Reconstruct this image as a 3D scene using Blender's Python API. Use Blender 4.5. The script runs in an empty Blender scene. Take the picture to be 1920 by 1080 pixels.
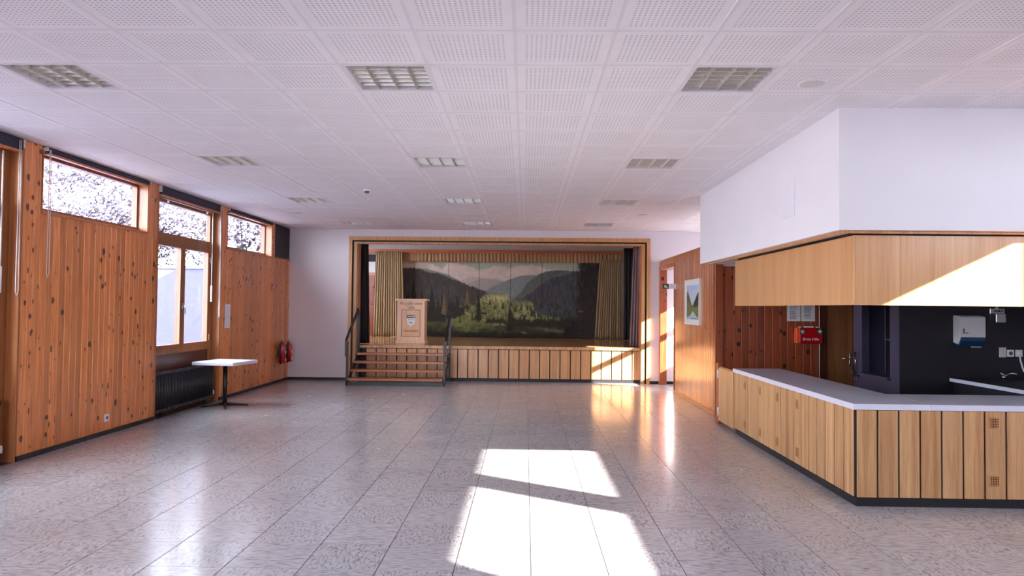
import bpy, math, random
import numpy as np
from mathutils import Matrix, Vector

random.seed(7)
rng = np.random.default_rng(7)
SC = bpy.context.scene
COL = SC.collection

# ------------------------------------------------------------------ camera
EYE = 1.658
PITCH, YAW, ROLL = .0267, .0193, .0102
cam_d = bpy.data.cameras.new('camera')
cam_d.sensor_fit = 'HORIZONTAL'; cam_d.sensor_width = 36.0
cam_d.lens = 1345.26 / 1920 * 36.0
cam_d.clip_start = .05; cam_d.clip_end = 300
cam = bpy.data.objects.new('camera', cam_d); COL.objects.link(cam)
_r = Vector((math.cos(YAW), math.sin(YAW), 0)); _f0 = Vector((-math.sin(YAW), math.cos(YAW), 0)); _z = Vector((0, 0, 1))
_f = _f0 * math.cos(PITCH) + _z * math.sin(PITCH); _u = _z * math.cos(PITCH) - _f0 * math.sin(PITCH)
_r2 = _r * math.cos(ROLL) + _u * math.sin(ROLL); _u2 = _u * math.cos(ROLL) - _r * math.sin(ROLL)
cam.matrix_world = Matrix(((_r2.x, _u2.x, -_f.x, 0), (_r2.y, _u2.y, -_f.y, 0), (_r2.z, _u2.z, -_f.z, EYE), (0, 0, 0, 1)))
SC.camera = cam

# ------------------------------------------------------------------ world, sun, exposure
W = bpy.data.worlds.new('sky'); SC.world = W; W.use_nodes = True
bgn = W.node_tree.nodes['Background']
bgn.inputs[0].default_value = (.80, .88, 1.0, 1); bgn.inputs[1].default_value = 5.0
SUN_DIR = Vector((-1.0, .64, -.49)).normalized()
sun_d = bpy.data.lights.new('sun', 'SUN'); sun_d.energy = 17.0; sun_d.angle = math.radians(.6); sun_d.color = (1.0, .93, .84)
sun = bpy.data.objects.new('sun', sun_d); COL.objects.link(sun)
sun.rotation_euler = SUN_DIR.to_track_quat('-Z', 'Y').to_euler(); sun.location = (20, -12, 14)
SC.view_settings.view_transform = 'Standard'; SC.view_settings.look = 'None'
SC.view_settings.exposure = 2.15; SC.view_settings.gamma = 1.0; SC.view_settings.use_curve_mapping = False
SC.cycles.max_bounces = 12; SC.cycles.diffuse_bounces = 8; SC.cycles.glossy_bounces = 4; SC.cycles.transparent_max_bounces = 12
SC.cycles.sample_clamp_indirect = 8.0; SC.cycles.caustics_reflective = False; SC.cycles.caustics_refractive = False

def portal(loc, nrm, sx, sy):
    d = bpy.data.lights.new('window_portal', 'AREA'); d.shape = 'RECTANGLE'; d.size = sx; d.size_y = sy
    d.cycles.is_portal = True
    o = bpy.data.objects.new('window_portal', d); COL.objects.link(o)
    o.location = loc; o.rotation_euler = Vector(nrm).to_track_quat('-Z', 'Y').to_euler()

# ------------------------------------------------------------------ room numbers
H = 3.364; XL = -5.278; YB = 15.906; XR = 6.15; YF = -6.0
CT = .625; CX, CY = -.0848, 4.3817            # ceiling grid
FX, FY, FSX, FSY = -.4361, 6.914, .4846, .4763  # floor grid

# ------------------------------------------------------------------ materials
def S(r, g, b):
    f = lambda c: (c / 255 / 12.92) if c / 255 <= .04045 else ((c / 255 + .055) / 1.055) ** 2.4
    return (f(r), f(g), f(b), 1)
class MT:
    def __init__(s, name):
        s.m = bpy.data.materials.new(name); s.m.use_nodes = True; s.t = s.m.node_tree
        s.b = s.t.nodes['Principled BSDF']; s.out = s.t.nodes['Material Output']
    def n(s, typ, **kw):
        o = s.t.nodes.new(typ)
        for k, v in kw.items():
            if k.startswith('i_'):
                o.inputs[int(k[2:])].default_value = v
            else: setattr(o, k, v)
        return o
    def l(s, a, b): s.t.links.new(a, b)
    def math(s, op, a, b=None, c=None):
        o = s.n('ShaderNodeMath', operation=op)
        for i, v in enumerate((a, b, c)):
            if v is None: continue
            if isinstance(v, (int, float)): o.inputs[i].default_value = v
            else: s.l(v, o.inputs[i])
        return o.outputs[0]
    def mix(s, fac, a, b, mode='MIX'):
        o = s.n('ShaderNodeMix', data_type='RGBA', blend_type=mode)
        for i, v in ((0, fac), (6, a), (7, b)):
            if isinstance(v, (int, float, tuple)): o.inputs[i].default_value = v
            else: s.l(v, o.inputs[i])
        return o.outputs[2]
    def ramp(s, fac, *stops):
        o = s.n('ShaderNodeValToRGB'); e = o.color_ramp.elements
        while len(e) < len(stops): e.new(.5)
        for q, (p, c) in zip(e, stops): q.position = p; q.color = c
        s.l(fac, o.inputs[0]); return o.outputs[0]
    def coord(s, scale, kind='pos', rnd=0):
        if kind == 'pos': v = s.n('ShaderNodeNewGeometry').outputs['Position']
        else: v = s.n('ShaderNodeTexCoord').outputs['Object']
        m = s.n('ShaderNodeVectorMath', operation='MULTIPLY'); s.l(v, m.inputs[0]); m.inputs[1].default_value = scale
        v = m.outputs[0]
        if rnd:
            oi = s.n('ShaderNodeObjectInfo'); q = s.math('MULTIPLY', oi.outputs['Random'], rnd)
            a = s.n('ShaderNodeVectorMath', operation='ADD'); s.l(v, a.inputs[0]); s.l(q, a.inputs[1]); v = a.outputs[0]
        return v
    def noise(s, vec, scale=1, detail=3, rough=.55):
        o = s.n('ShaderNodeTexNoise'); s.l(vec, o.inputs['Vector'])
        o.inputs['Scale'].default_value = scale; o.inputs['Detail'].default_value = detail; o.inputs['Roughness'].default_value = rough
        return o.outputs[0]
    def bump(s, h, strength, dist=.002):
        o = s.n('ShaderNodeBump'); o.inputs['Strength'].default_value = strength; o.inputs['Distance'].default_value = dist
        s.l(h, o.inputs['Height']); s.l(o.outputs[0], s.b.inputs['Normal'])
    def set(s, col=None, rough=.5, metal=0, spec=.5, coat=0, coat_r=.1):
        if col is not None:
            if isinstance(col, tuple): s.b.inputs['Base Color'].default_value = col
            else: s.l(col, s.b.inputs['Base Color'])
        s.b.inputs['Roughness'].default_value = rough; s.b.inputs['Metallic'].default_value = metal
        s.b.inputs['Specular IOR Level'].default_value = spec
        s.b.inputs['Coat Weight'].default_value = coat; s.b.inputs['Coat Roughness'].default_value = coat_r
        return s.m

def plain(name, col, rough=.5, metal=0, var=.06, scale=6, **kw):
    t = MT(name); n = t.noise(t.coord((scale,) * 3), 1, 3)
    d = tuple(max(0, c * (1 - var)) for c in col[:3]) + (1,); u = tuple(min(1, c * (1 + var)) for c in col[:3]) + (1,)
    return t.set(t.ramp(n, (.3, d), (.7, u)), rough, metal, **kw)

def pine(name, lo, mid, hi, knot, rough=.36, coat=.25, thr=.3):
    t = MT(name)
    g = t.noise(t.coord((70, 70, 2.2), rnd=31), 1, 4, .6)
    c = t.ramp(g, (.28, lo), (.5, mid), (.75, hi))
    oi = t.n('ShaderNodeObjectInfo')
    hv = t.n('ShaderNodeHueSaturation'); t.l(c, hv.inputs['Color'])
    t.l(t.math('MULTIPLY_ADD', oi.outputs['Random'], .40, .78), hv.inputs['Value'])
    c = hv.outputs[0]
    v = t.n('ShaderNodeTexVoronoi'); t.l(t.coord((8.5, 8.5, 6.4), rnd=57), v.inputs['Vector']); v.inputs['Scale'].default_value = 1.0
    dn = t.noise(t.coord((40, 40, 22)), 1, 2)
    d = t.math('ADD', v.outputs['Distance'], t.math('MULTIPLY_ADD', dn, .16, -.08))
    sep = t.n('ShaderNodeSeparateColor'); t.l(v.outputs['Color'], sep.inputs[0])
    keep = t.math('GREATER_THAN', sep.outputs[0], thr)
    rad = t.math('MULTIPLY_ADD', sep.outputs[1], .22, .10)
    k = t.math('MULTIPLY', keep, t.math('SMOOTH_MIN', 1.0, t.math('MAXIMUM', 0.0, t.math('MULTIPLY', t.math('SUBTRACT', rad, d), 14.0)), .1))
    halo = t.math('MULTIPLY', keep, t.math('MAXIMUM', 0.0, t.math('SUBTRACT', 1.0, t.math('MULTIPLY', d, 2.6))))
    c = t.mix(t.math('MULTIPLY', halo, .35), c, lo)
    c = t.mix(k, c, knot)
    t.bump(g, .12)
    return t.set(c, rough, coat=coat, coat_r=.22)

def oak(name, lo, mid, hi, rough=.35, coat=.2, sc=(90, 90, 3.0), vary=.2):
    t = MT(name)
    g = t.noise(t.coord(sc, rnd=23), 1, 5, .65); w = t.noise(t.coord(tuple(q * .18 for q in sc), rnd=11), 1, 3)
    f = t.math('MULTIPLY_ADD', w, .55, t.math('MULTIPLY', g, .5))
    c = t.ramp(f, (.36, lo), (.52, mid), (.7, hi))
    oi = t.n('ShaderNodeObjectInfo'); hv = t.n('ShaderNodeHueSaturation'); t.l(c, hv.inputs['Color'])
    t.l(t.math('MULTIPLY_ADD', oi.outputs['Random'], vary, 1 - vary / 2), hv.inputs['Value'])
    t.bump(g, .1)
    return t.set(hv.outputs[0], rough, coat=coat, coat_r=.2)

M = {}
M['pine'] = pine('knotty_pine', S(184, 98, 48), S(216, 132, 72), S(236, 162, 102), S(84, 34, 16))
M['pine_red'] = pine('knotty_pine_dark', S(122, 52, 26), S(144, 66, 34), S(162, 84, 46), S(46, 14, 8), thr=.3)
M['pine_right'] = pine('pine_varnished', S(160, 82, 40), S(190, 108, 58), S(212, 134, 80), S(90, 40, 20), rough=.26, coat=.45, thr=.8)
M['frame_wood'] = oak('window_frame_wood', S(112, 62, 34), S(140, 84, 48), S(164, 106, 64), rough=.32)
M['dark_wood'] = oak('dark_panel_wood', S(62, 28, 18), S(80, 38, 24), S(98, 50, 32), rough=.35)
M['reveal_wood'] = oak('reveal_wood', S(160, 92, 52), S(186, 114, 68), S(206, 136, 86), rough=.34)
M['oak'] = oak('counter_oak', S(166, 116, 72), S(194, 146, 98), S(214, 172, 124))
M['oak_stage'] = oak('stage_oak', S(170, 116, 72), S(196, 142, 94), S(216, 166, 116), rough=.36)
M['oak_canopy'] = oak('canopy_veneer', S(188, 132, 82), S(206, 152, 100), S(220, 168, 118), rough=.3, sc=(40, 40, 1.0), vary=.04)
M['oak_trim'] = oak('stage_frame_oak', S(166, 112, 66), S(194, 138, 86), S(214, 160, 106), rough=.4)
M['floor_wood'] = oak('stage_floor_boards', S(150, 104, 66), S(182, 132, 86), S(204, 156, 108), rough=.2, coat=.5, sc=(3, 60, 60))
M['tread'] = oak('stair_tread_wood', S(150, 82, 46), S(178, 104, 62), S(196, 122, 76), rough=.35, sc=(3, 70, 70))
M['door_brown'] = oak('brown_door', S(104, 62, 34), S(128, 80, 46), S(146, 96, 58), rough=.4)
M['lectern'] = oak('lectern_maple', S(232, 184, 146), S(242, 200, 164), S(248, 214, 182), rough=.4, vary=0)
M['lectern_dark'] = oak('lectern_inset', S(218, 164, 120), S(232, 182, 140), S(240, 198, 158), rough=.4, vary=0)
M['white'] = plain('white_wall_paint', S(226, 219, 222), .7, var=.02, scale=1.5)
M['cream'] = plain('cream_wall_paint', S(216, 200, 176), .7, var=.03)
M['soffit'] = plain('white_soffit_paint', S(232, 226, 229), .65, var=.015, scale=2)
M['grid'] = plain('ceiling_grid_white', S(230, 226, 231), .5, var=.02)
M['plenum'] = plain('plenum_grey', S(120, 115, 115), .8)
M['outside_wall'] = plain('outside_render_shade_tint', S(84, 81, 108), .8, var=.03)  # white wall; the lavender tone of its skylit shade is put into the colour
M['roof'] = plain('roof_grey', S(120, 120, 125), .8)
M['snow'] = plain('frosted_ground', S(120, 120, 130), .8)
M['laminate'] = plain('white_laminate', S(214, 212, 226), .3, var=.02)
M['laminate_top'] = plain('grey_laminate_top', S(188, 187, 198), .28, var=.04, scale=12)
M['black'] = plain('black_metal', S(24, 23, 25), .35, var=.1)
M['kick'] = plain('black_kick_board', S(22, 20, 26), .5, var=.15)
M['gap'] = plain('dark_gap', S(34, 26, 22), .7)
M['radiator'] = plain('black_radiator_enamel', S(50, 50, 55), .2, var=.1)
M['navy'] = plain('navy_blind_fabric', S(44, 40, 58), .7, var=.1, scale=40)
M['blackboard'] = plain('black_panel', S(30, 22, 30), .6)
M['purple'] = plain('dark_purple_paint', S(62, 56, 78), .45, var=.08)
M['shaded_purple'] = plain('purple_paint_shaded', S(25, 20, 30), .5, var=.1)  # the purple paint again, darkened for the face turned away from the windows
M['chrome'] = plain('chrome', S(200, 200, 204), .22, 1.0, var=.03)
M['alu'] = plain('satin_aluminium', S(222, 218, 210), .35, .6, var=.03)
M['housing'] = plain('luminaire_housing', S(224, 220, 210), .5, 0, var=.03)
M['plastic'] = plain('white_plastic', S(230, 228, 230), .35, var=.01)
M['grey_plastic'] = plain('pale_grey_plastic', S(205, 200, 198), .4, var=.02)
M['blue_plastic'] = plain('blue_plastic', S(24, 62, 100), .3)
M['red'] = plain('red_enamel', S(176, 14, 24), .25, var=.05, coat=.4)
M['orange'] = plain('orange_strap', S(244, 84, 34), .45)
M['green'] = plain('sign_green', S(28, 74, 48), .5)
M['paper'] = plain('paper', S(222, 218, 220), .7, var=.02)
M['ink'] = plain('printed_ink', S(92, 88, 96), .7)
M['text_brown'] = plain('engraved_brown', S(120, 76, 46), .6)
M['rope'] = plain('white_cord', S(220, 210, 202), .6)
M['string'] = plain('tan_string', S(190, 150, 96), .7)
M['beige'] = plain('beige_curtain', S(160, 133, 100), .85, var=.12, scale=60)
M['valance_cloth'] = plain('brown_valance_cloth', S(182, 144, 106), .85, var=.12, scale=60)
M['dark_cloth'] = plain('black_curtain', S(34, 29, 31), .8, var=.2, scale=50)
M['plum_cloth'] = plain('plum_curtain', S(136, 114, 118), .8, var=.1, scale=50)
M['screen_white'] = plain('stage_rear_white', S(238, 228, 222), .7, var=.02)
M['bark'] = plain('frosted_bark', S(62, 54, 66), .9, var=.3, scale=8)
M['frost'] = plain('frosted_leaves', S(92, 85, 98), .8, var=.12, scale=3)

def ceiling_tile_mat():
    t = MT('perforated_ceiling_tile')
    tc = t.n('ShaderNodeTexCoord'); sp = t.n('ShaderNodeSeparateXYZ'); t.l(tc.outputs['Object'], sp.inputs[0])
    P = .0315; ds = []
    for k in (0, 1):
        q = t.math('FRACT', t.math('MULTIPLY_ADD', sp.outputs[k], 1 / P, 100.0))
        ds.append(t.math('SUBTRACT', q, .5))
    r = t.math('SQRT', t.math('ADD', t.math('MULTIPLY', ds[0], ds[0]), t.math('MULTIPLY', ds[1], ds[1])))
    hole = t.math('LESS_THAN', r, .225)
    for k in (0, 1):
        hole = t.math('MULTIPLY', hole, t.math('LESS_THAN', t.math('ABSOLUTE', sp.outputs[k]), P * 8 + .001))
    n = t.noise(t.coord((3, 3, 3)), 1, 3)
    base = t.ramp(n, (.3, S(238, 235, 239)), (.7, S(243, 240, 244)))
    return t.set(t.mix(hole, base, S(196, 191, 196)), .7)
M['ctile'] = ceiling_tile_mat()

def floor_mat(name, sc, rot):
    t = MT(name)
    v = t.coord(sc, rnd=40)
    g = t.noise(v, 1, 4, .6); g2 = t.noise(t.coord((5, 5, 5)), 1, 2)
    c = t.ramp(g, (.33, S(122, 118, 121)), (.47, S(175, 171, 174)), (.7, S(195, 192, 196)))
    oi = t.n('ShaderNodeObjectInfo'); hv = t.n('ShaderNodeHueSaturation'); t.l(c, hv.inputs['Color'])
    t.l(t.math('MULTIPLY_ADD', oi.outputs['Random'], .10, .95), hv.inputs['Value'])
    t.bump(t.math('MULTIPLY_ADD', g2, 3.0, g), .04, .001)
    m = t.set(hv.outputs[0], .24, spec=.5, coat=.35, coat_r=.12)
    r = t.math('MULTIPLY_ADD', g2, .14, .17); t.l(r, t.b.inputs['Roughness'])
    return m
M['tile_a'] = floor_mat('floor_tile_cross_grain', (13, 80, 1), 0)
M['tile_b'] = floor_mat('floor_tile_long_grain', (70, 22, 1), 1)
M['joint'] = plain('floor_joint', S(58, 52, 52), .6)

def glass():
    t = MT('window_glass'); t.t.nodes.remove(t.b)
    tr = t.n('ShaderNodeBsdfTransparent'); tr.inputs[0].default_value = (.96, .97, .98, 1)
    gl = t.n('ShaderNodeBsdfGlossy'); gl.inputs['Roughness'].default_value = .02
    lw = t.n('ShaderNodeLayerWeight'); fac = t.math('MULTIPLY_ADD', t.math('POWER', lw.outputs['Facing'], 5.0), .55, .03)
    mx = t.n('ShaderNodeMixShader'); t.l(fac, mx.inputs[0]); t.l(tr.outputs[0], mx.inputs[1]); t.l(gl.outputs[0], mx.inputs[2])
    t.l(mx.outputs[0], t.out.inputs[0]); return t.m
M['glass'] = glass()

def painted(name, rough=.75):
    t = MT(name); a = t.n('ShaderNodeVertexColor', layer_name='paint')
    return t.set(a.outputs[0], rough, spec=.25)
M['painted'] = painted('painted_canvas')
M['print'] = painted('glazed_print', .3)

# ------------------------------------------------------------------ mesh helpers
def link(name, me, mat=None, parent=None, loc=None):
    if mat is not None and not me.materials: me.materials.append(M[mat])
    o = bpy.data.objects.new(name, me); COL.objects.link(o)
    if parent is not None: o.parent = parent
    if loc is not None: o.location = loc
    return o
class B:
    """collects verts and faces of ONE mesh"""
    def __init__(s): s.v = []; s.f = []; s.sm = False
    def box(s, x0, x1, y0, y1, z0, z1):
        n = len(s.v)
        s.v += [(x0, y0, z0), (x1, y0, z0), (x1, y1, z0), (x0, y1, z0), (x0, y0, z1), (x1, y0, z1), (x1, y1, z1), (x0, y1, z1)]
        s.f += [tuple(n + i for i in q) for q in ((0, 3, 2, 1), (4, 5, 6, 7), (0, 1, 5, 4), (1, 2, 6, 5), (2, 3, 7, 6), (3, 0, 4, 7))]
        return s
    def cbox(s, x0, x1, y0, y1, z0, z1, c=.004):
        """box with chamfered vertical-axis-free edges (all edges)"""
        n = len(s.v); pts = []
        for sx in (0, 1):
            for sy in (0, 1):
                for sz in (0, 1):
                    X, Y, Z = (x0, x1)[sx], (y0, y1)[sy], (z0, z1)[sz]; dx, dy, dz = (c, -c)[sx], (c, -c)[sy], (c, -c)[sz]
                    pts.append(((X, Y + dy, Z + dz), (X + dx, Y, Z + dz), (X + dx, Y + dy, Z)))
        for p in pts: s.v += list(p)
        I = lambda sx, sy, sz, k: n + (sx * 4 + sy * 2 + sz) * 3 + k
        s.f += [tuple(I(x, y, z, 0) for y, z in ((0, 0), (0, 1), (1, 1), (1, 0))) for x in (0, 1)]
        s.f += [tuple(I(x, y, z, 1) for x, z in ((0, 0), (1, 0), (1, 1), (0, 1))) for y in (0, 1)]
        s.f += [tuple(I(x, y, z, 2) for x, y in ((0, 0), (0, 1), (1, 1), (1, 0))) for z in (0, 1)]
        for y in (0, 1):
            for z in (0, 1): s.f.append((I(0, y, z, 1), I(1, y, z, 1), I(1, y, z, 2), I(0, y, z, 2)))
            for x in (0, 1): s.f.append((I(x, y, 0, 0), I(x, y, 1, 0), I(x, y, 1, 1), I(x, y, 0, 1)))
        for x in (0, 1):
            for z in (0, 1): s.f.append((I(x, 0, z, 0), I(x, 1, z, 0), I(x, 1, z, 2), I(x, 0, z, 2)))
            for y in (0, 1):
                for z in (0, 1): s.f.append((I(x, y, z, 0), I(x, y, z, 1), I(x, y, z, 2)))
        return s
    def tube(s, pts, r, n=8, cap=True):
        pts = [Vector(p) for p in pts]; R = r if isinstance(r, (list, tuple)) else [r] * len(pts)
        st = len(s.v); ref = None
        for i, p in enumerate(pts):
            d = (pts[min(i + 1, len(pts) - 1)] - pts[max(i - 1, 0)]).normalized()
            a = d.orthogonal().normalized() if ref is None else (ref - d * ref.dot(d)).normalized()
            ref = a; b = d.cross(a)
            for k in range(n):
                t = 2 * math.pi * k / n; s.v.append(tuple(p + (a * math.cos(t) + b * math.sin(t)) * R[i]))
        for i in range(len(pts) - 1):
            for k in range(n):
                q = (k + 1) % n; s.f.append((st + i * n + k, st + i * n + q, st + (i + 1) * n + q, st + (i + 1) * n + k))
        if cap:
            s.f.append(tuple(st + k for k in range(n))[::-1]); s.f.append(tuple(st + (len(pts) - 1) * n + k for k in range(n)))
        s.sm = True
        return s
    def prism(s, poly, axis, a0, a1):
        """poly: 2D points, extruded along axis ('x','y','z') from a0 to a1"""
        n = len(s.v); k = len(poly)
        def P(u, w, a): return {'x': (a, u, w), 'y': (u, a, w), 'z': (u, w, a)}[axis]
        for a in (a0, a1): s.v += [P(u, w, a) for u, w in poly]
        s.f += [tuple(n + i for i in range(k))[::-1], tuple(n + k + i for i in range(k))]
        for i in range(k): j = (i + 1) % k; s.f.append((n + i, n + j, n + k + j, n + k + i))
        return s
    def lathe(s, c, prof, n=20):
        st = len(s.v)
        for r, z in prof:
            for k in range(n):
                t = 2 * math.pi * k / n; s.v.append((c[0] + r * math.cos(t), c[1] + r * math.sin(t), c[2] + z))
        for i in range(len(prof) - 1):
            for k in range(n):
                q = (k + 1) % n; s.f.append((st + i * n + k, st + i * n + q, st + (i + 1) * n + q, st + (i + 1) * n + k))
        s.f.append(tuple(st + k for k in range(n))[::-1]); s.f.append(tuple(st + (len(prof) - 1) * n + k for k in range(n)))
        return s
    def mesh(s, name='mesh'):
        me = bpy.data.meshes.new(name); me.from_pydata(s.v, [], s.f); me.update()
        import bmesh
        bm = bmesh.new(); bm.from_mesh(me); bmesh.ops.recalc_face_normals(bm, faces=bm.faces); bm.to_mesh(me); bm.free()
        return me
    def obj(s, name, mat, parent=None, off=None, smooth=False):
        """off: the parent's world location when the coordinates were given in world space"""
        if off is not None: s.v = [(x - off[0], y - off[1], z - off[2]) for x, y, z in s.v]
        me = s.mesh(name)
        if smooth or s.sm:
            me.polygons.foreach_set('use_smooth', [len(p.vertices) == 4 and smooth or (s.sm and len(p.vertices) == 4) for p in me.polygons])
        return link(name, me, mat, parent)
def tag(o, label=None, cat=None, group=None, kind=None):
    if label: o['label'] = label
    if cat: o['category'] = cat
    if group: o['group'] = group
    if kind: o['kind'] = kind
    return o
def empty(name, loc=(0, 0, 0), rz=0, **kw):
    o = bpy.data.objects.new(name, None); COL.objects.link(o); o.location = loc; o.rotation_euler = (0, 0, rz); o.empty_display_size = .1
    return tag(o, **kw)
def structure(o, label, cat='wall'): return tag(o, label, cat, kind='structure')
def text_obj(name, body, size, mat, parent, loc, rot, ext=.001, align='CENTER', sx=1.0):
    cu = bpy.data.curves.new(name, 'FONT'); cu.body = body; cu.size = size; cu.align_x = align; cu.extrude = ext; cu.resolution_u = 3
    t = bpy.data.objects.new('tmp_text', cu); COL.objects.link(t)
    dg = bpy.context.evaluated_depsgraph_get()
    me = bpy.data.meshes.new_from_object(t.evaluated_get(dg)); bpy.data.objects.remove(t); me.name = name; me.materials.clear()
    o = link(name, me, mat, parent, loc); o.rotation_euler = rot; o.scale = (sx, 1, 1); return o
def plank_mesh(w, h, t=.02, c=.006, axis='x'):
    """vertical board centred on its width, back at 0, face towards +axis/-axis; profile chamfered at the two face edges"""
    b = B(); poly = [(-w / 2, 0), (-w / 2, t - c), (-w / 2 + c, t), (w / 2 - c, t), (w / 2, t - c), (w / 2, 0)]
    if axis == 'x': b.prism([(d, q) for q, d in poly], 'z', 0, h)      # face +x, width along y
    elif axis == '-x': b.prism([(-d, q) for q, d in poly], 'z', 0, h)
    else: b.prism([(q, -d) for q, d in poly], 'z', 0, h)               # face -y, width along x
    return b.mesh('plank')
_pm = {}
def planks(parent, axis, fixed, a0, a1, n, z0, z1, mat, t=.02, c=.006, gap=.003, name='plank'):
    w = (a1 - a0) / n
    key = (axis, round(w, 4), round(z1 - z0, 4), mat, t, c)
    if key not in _pm:
        _pm[key] = plank_mesh(w - gap, z1 - z0, t, c, axis); _pm[key].materials.append(M[mat])
    for i in range(n):
        q = a0 + (i + .5) * w
        loc = (fixed, q, z0) if 'x' in axis else (q, fixed, z0)
        link(name, _pm[key], None, parent, loc)

# ------------------------------------------------------------------ floor
fl = B().box(-5.6, 6.4, YF, YB + .4, -.12, -.004).obj('floor', 'joint'); structure(fl, 'pale grey marbled floor tiles in a chequered grain pattern', 'floor')
ti = {}
g = .006
for p, mname in ((0, 'tile_a'), (1, 'tile_b')):
    me = B().box(-FSX / 2 + g / 2, FSX / 2 - g / 2, -FSY / 2 + .0012, FSY / 2 - .0012, -.004, 0).mesh('tile'); me.materials.append(M[mname]); ti[p] = me
cells = []
for i in range(-11, 15):
    for j in range(-19, 27):
        x, y = FX + (i + .5) * FSX, FY + (j + .5) * FSY
        if y > YB + .35 or y < YF: continue
        if x - FSX / 2 < XL - .35: continue
        ax = abs(x + .2) / max(y, .1)
        vis = y > 4.0 and ax < .76 and x < 3.3 + max(0, 6.3 - y) * 9
        cells.append((not vis, y, i, j, x))
cells.sort()
rest = {0: B(), 1: B()}
for k, (nv, y, i, j, x) in enumerate(cells):
    p = (i + j) % 2
    if k < 300 and not nv: link('tile', ti[p], None, fl, (x, y, 0))
    else: rest[p].box(x - FSX / 2 + g / 2, x + FSX / 2 - g / 2, y - FSY / 2 + .0012, y + FSY / 2 - .0012, -.004, 0)
for p in (0, 1): tag(rest[p].obj('outer_tiles', ('tile_a', 'tile_b')[p], fl), kind='stuff')

# ------------------------------------------------------------------ ceiling
ce = B().box(-5.9, 6.5, YF - .2, 21.4, 3.55, 3.69).obj('ceiling', 'plenum'); structure(ce, 'white perforated acoustic tile ceiling in a square grid', 'ceiling')
lights = [(i, j) for j in (-4, 1, 6, 11, 16) for i in (-6, -2, 2)]
cm = B().box(-CT / 2 + .011, CT / 2 - .011, -CT / 2 + .011, CT / 2 - .011, 0, .02).mesh('ceiling_tile'); cm.materials.append(M['ctile'])
rest = B()
for i in range(-9, 10):
    for j in range(-17, 19):
        if (i, j) in lights: continue
        x0, x1 = CX + i * CT + .012, CX + (i + 1) * CT - .012; y0, y1 = CY + j * CT + .012, CY + (j + 1) * CT - .012
        if x1 < XL + .05 or x0 > XR: continue
        full = x0 > XL and y1 < YB
        seen = j >= -2 and not (x0 > 2.6 and y0 > 6.0) and x0 < 2 + (y1) * .75
        if full and seen: link('ceiling_tile', cm, None, ce, ((x0 + x1) / 2, (y0 + y1) / 2, H))
        else: rest.box(max(x0, XL), x1, y0, min(y1, YB), H, H + .02)
tag(rest.obj('outer_ceiling_tiles', 'grid', ce), kind='stuff')
gb = B()
for i in range(-8, 11): x = CX + i * CT; gb.box(x - .012, x + .012, YF, YB, H - .004, H + .03)
for j in range(-16, 19): y = CY + j * CT; gb.box(XL, XR, y - .011, y + .011, H - .002, H + .03)
gb.obj('grid_rails', 'grid', ce)

def luminaire(i, j, label):
    x0, x1 = CX + i * CT + .013, CX + (i + 1) * CT - .013; y0, y1 = CY + j * CT + .013, CY + (j + 1) * CT - .013
    c = ((x0 + x1) / 2, (y0 + y1) / 2, H)
    e = empty('ceiling_light', c, label=label, cat='ceiling light', group='louvred lights set into the ceiling grid')
    w, d = x1 - x0, y1 - y0; f = .018
    fr = B().box(-w / 2, w / 2, -d / 2, -d / 2 + f, -.003, .058).box(-w / 2, w / 2, d / 2 - f, d / 2, -.003, .058).box(-w / 2, -w / 2 + f, -d / 2 + f, d / 2 - f, -.003, .058).box(w / 2 - f, w / 2, -d / 2 + f, d / 2 - f, -.003, .058)
    fr.obj('frame', 'grid', e)
    B().box(-w / 2, w / 2, -d / 2, d / 2, .058, .068).obj('housing', 'housing', e)
    for k in (-1, 0, 1):
        xx = k * w / 4; B().prism([(xx - .004, .004), (xx + .004, .004), (xx + .009, .042), (xx - .009, .042)], 'y', -d / 2 + f, d / 2 - f).obj('louvre_divider', 'alu', e)
    for k in range(6):
        yy = -d / 2 + f + (k + .5) * (d - 2 * f) / 6
        B().prism([(yy - .002, .018), (yy + .002, .018), (yy + .007, .04), (yy - .007, .04)], 'x', -w / 2 + f, w / 2 - f).obj('slat', 'alu', e)
    for k in range(4):
        xx = (k - 1.5) * w / 4
        B().tube([(xx, -d / 2 + .03, .050), (xx, d / 2 - .03, .050)], .006, 8).obj('lamp_tube', 'plastic', e)
rows = {1: 'nearest row', 6: 'second row from the camera', 11: 'third row from the camera', 16: 'row closest to the stage'}
cols = {-6: 'in the line along the window wall', -2: 'in the middle line, left of the lectern axis', 2: 'in the line towards the bar'}
for (i, j) in lights:
    if j > 0: luminaire(i, j, 'square louvred ceiling light, %s, %s' % (rows[j], {-6: 'on the window side', -2: 'in the middle', 2: 'on the bar side'}[i]))

# ------------------------------------------------------------------ walls: left (windows)
XC0, XC1 = XL - .24, XL - .02
PANELS = [(12.30, YB), (7.39, 10.15), (2.51, 5.27), (-2.37, .39)]
BAYS = [(10.15, 12.30), (5.27, 7.39), (.39, 2.51), (-4.49, -2.37)]
wl = B()
STR = []
for a, b in PANELS:
    s0, s1 = a + .30, (b - .27 if b < 15 else 14.76)
    if b > 15: s0 = a + .25
    STR.append((s0, s1))
    wl.box(XC0, XC1, a, b, 0, 2.64).box(XC0, XC1, a, s0, 2.64, 3.32).box(XC0, XC1, s1, b, 2.64, 3.32).box(XC0, XC1, a, b, 3.32, 3.55)
for a, b in BAYS: wl.box(XC0, XC1, a, b, 3.27, 3.55)
wl.box(XC0, XC1, YF, -4.49, 0, 3.55)
wl = structure(wl.obj('wall_left', 'dark_wood'), 'knotty pine board wall with high strip windows')
structure(B().box(XC1, XL + .012, 12.30, YB, 0, .055).box(XC1, XL + .012, 7.39, 10.15, 0, .055).obj('baseboard_left', 'kick'), 'dark skirting strip below the pine boards', 'baseboard')
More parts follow.
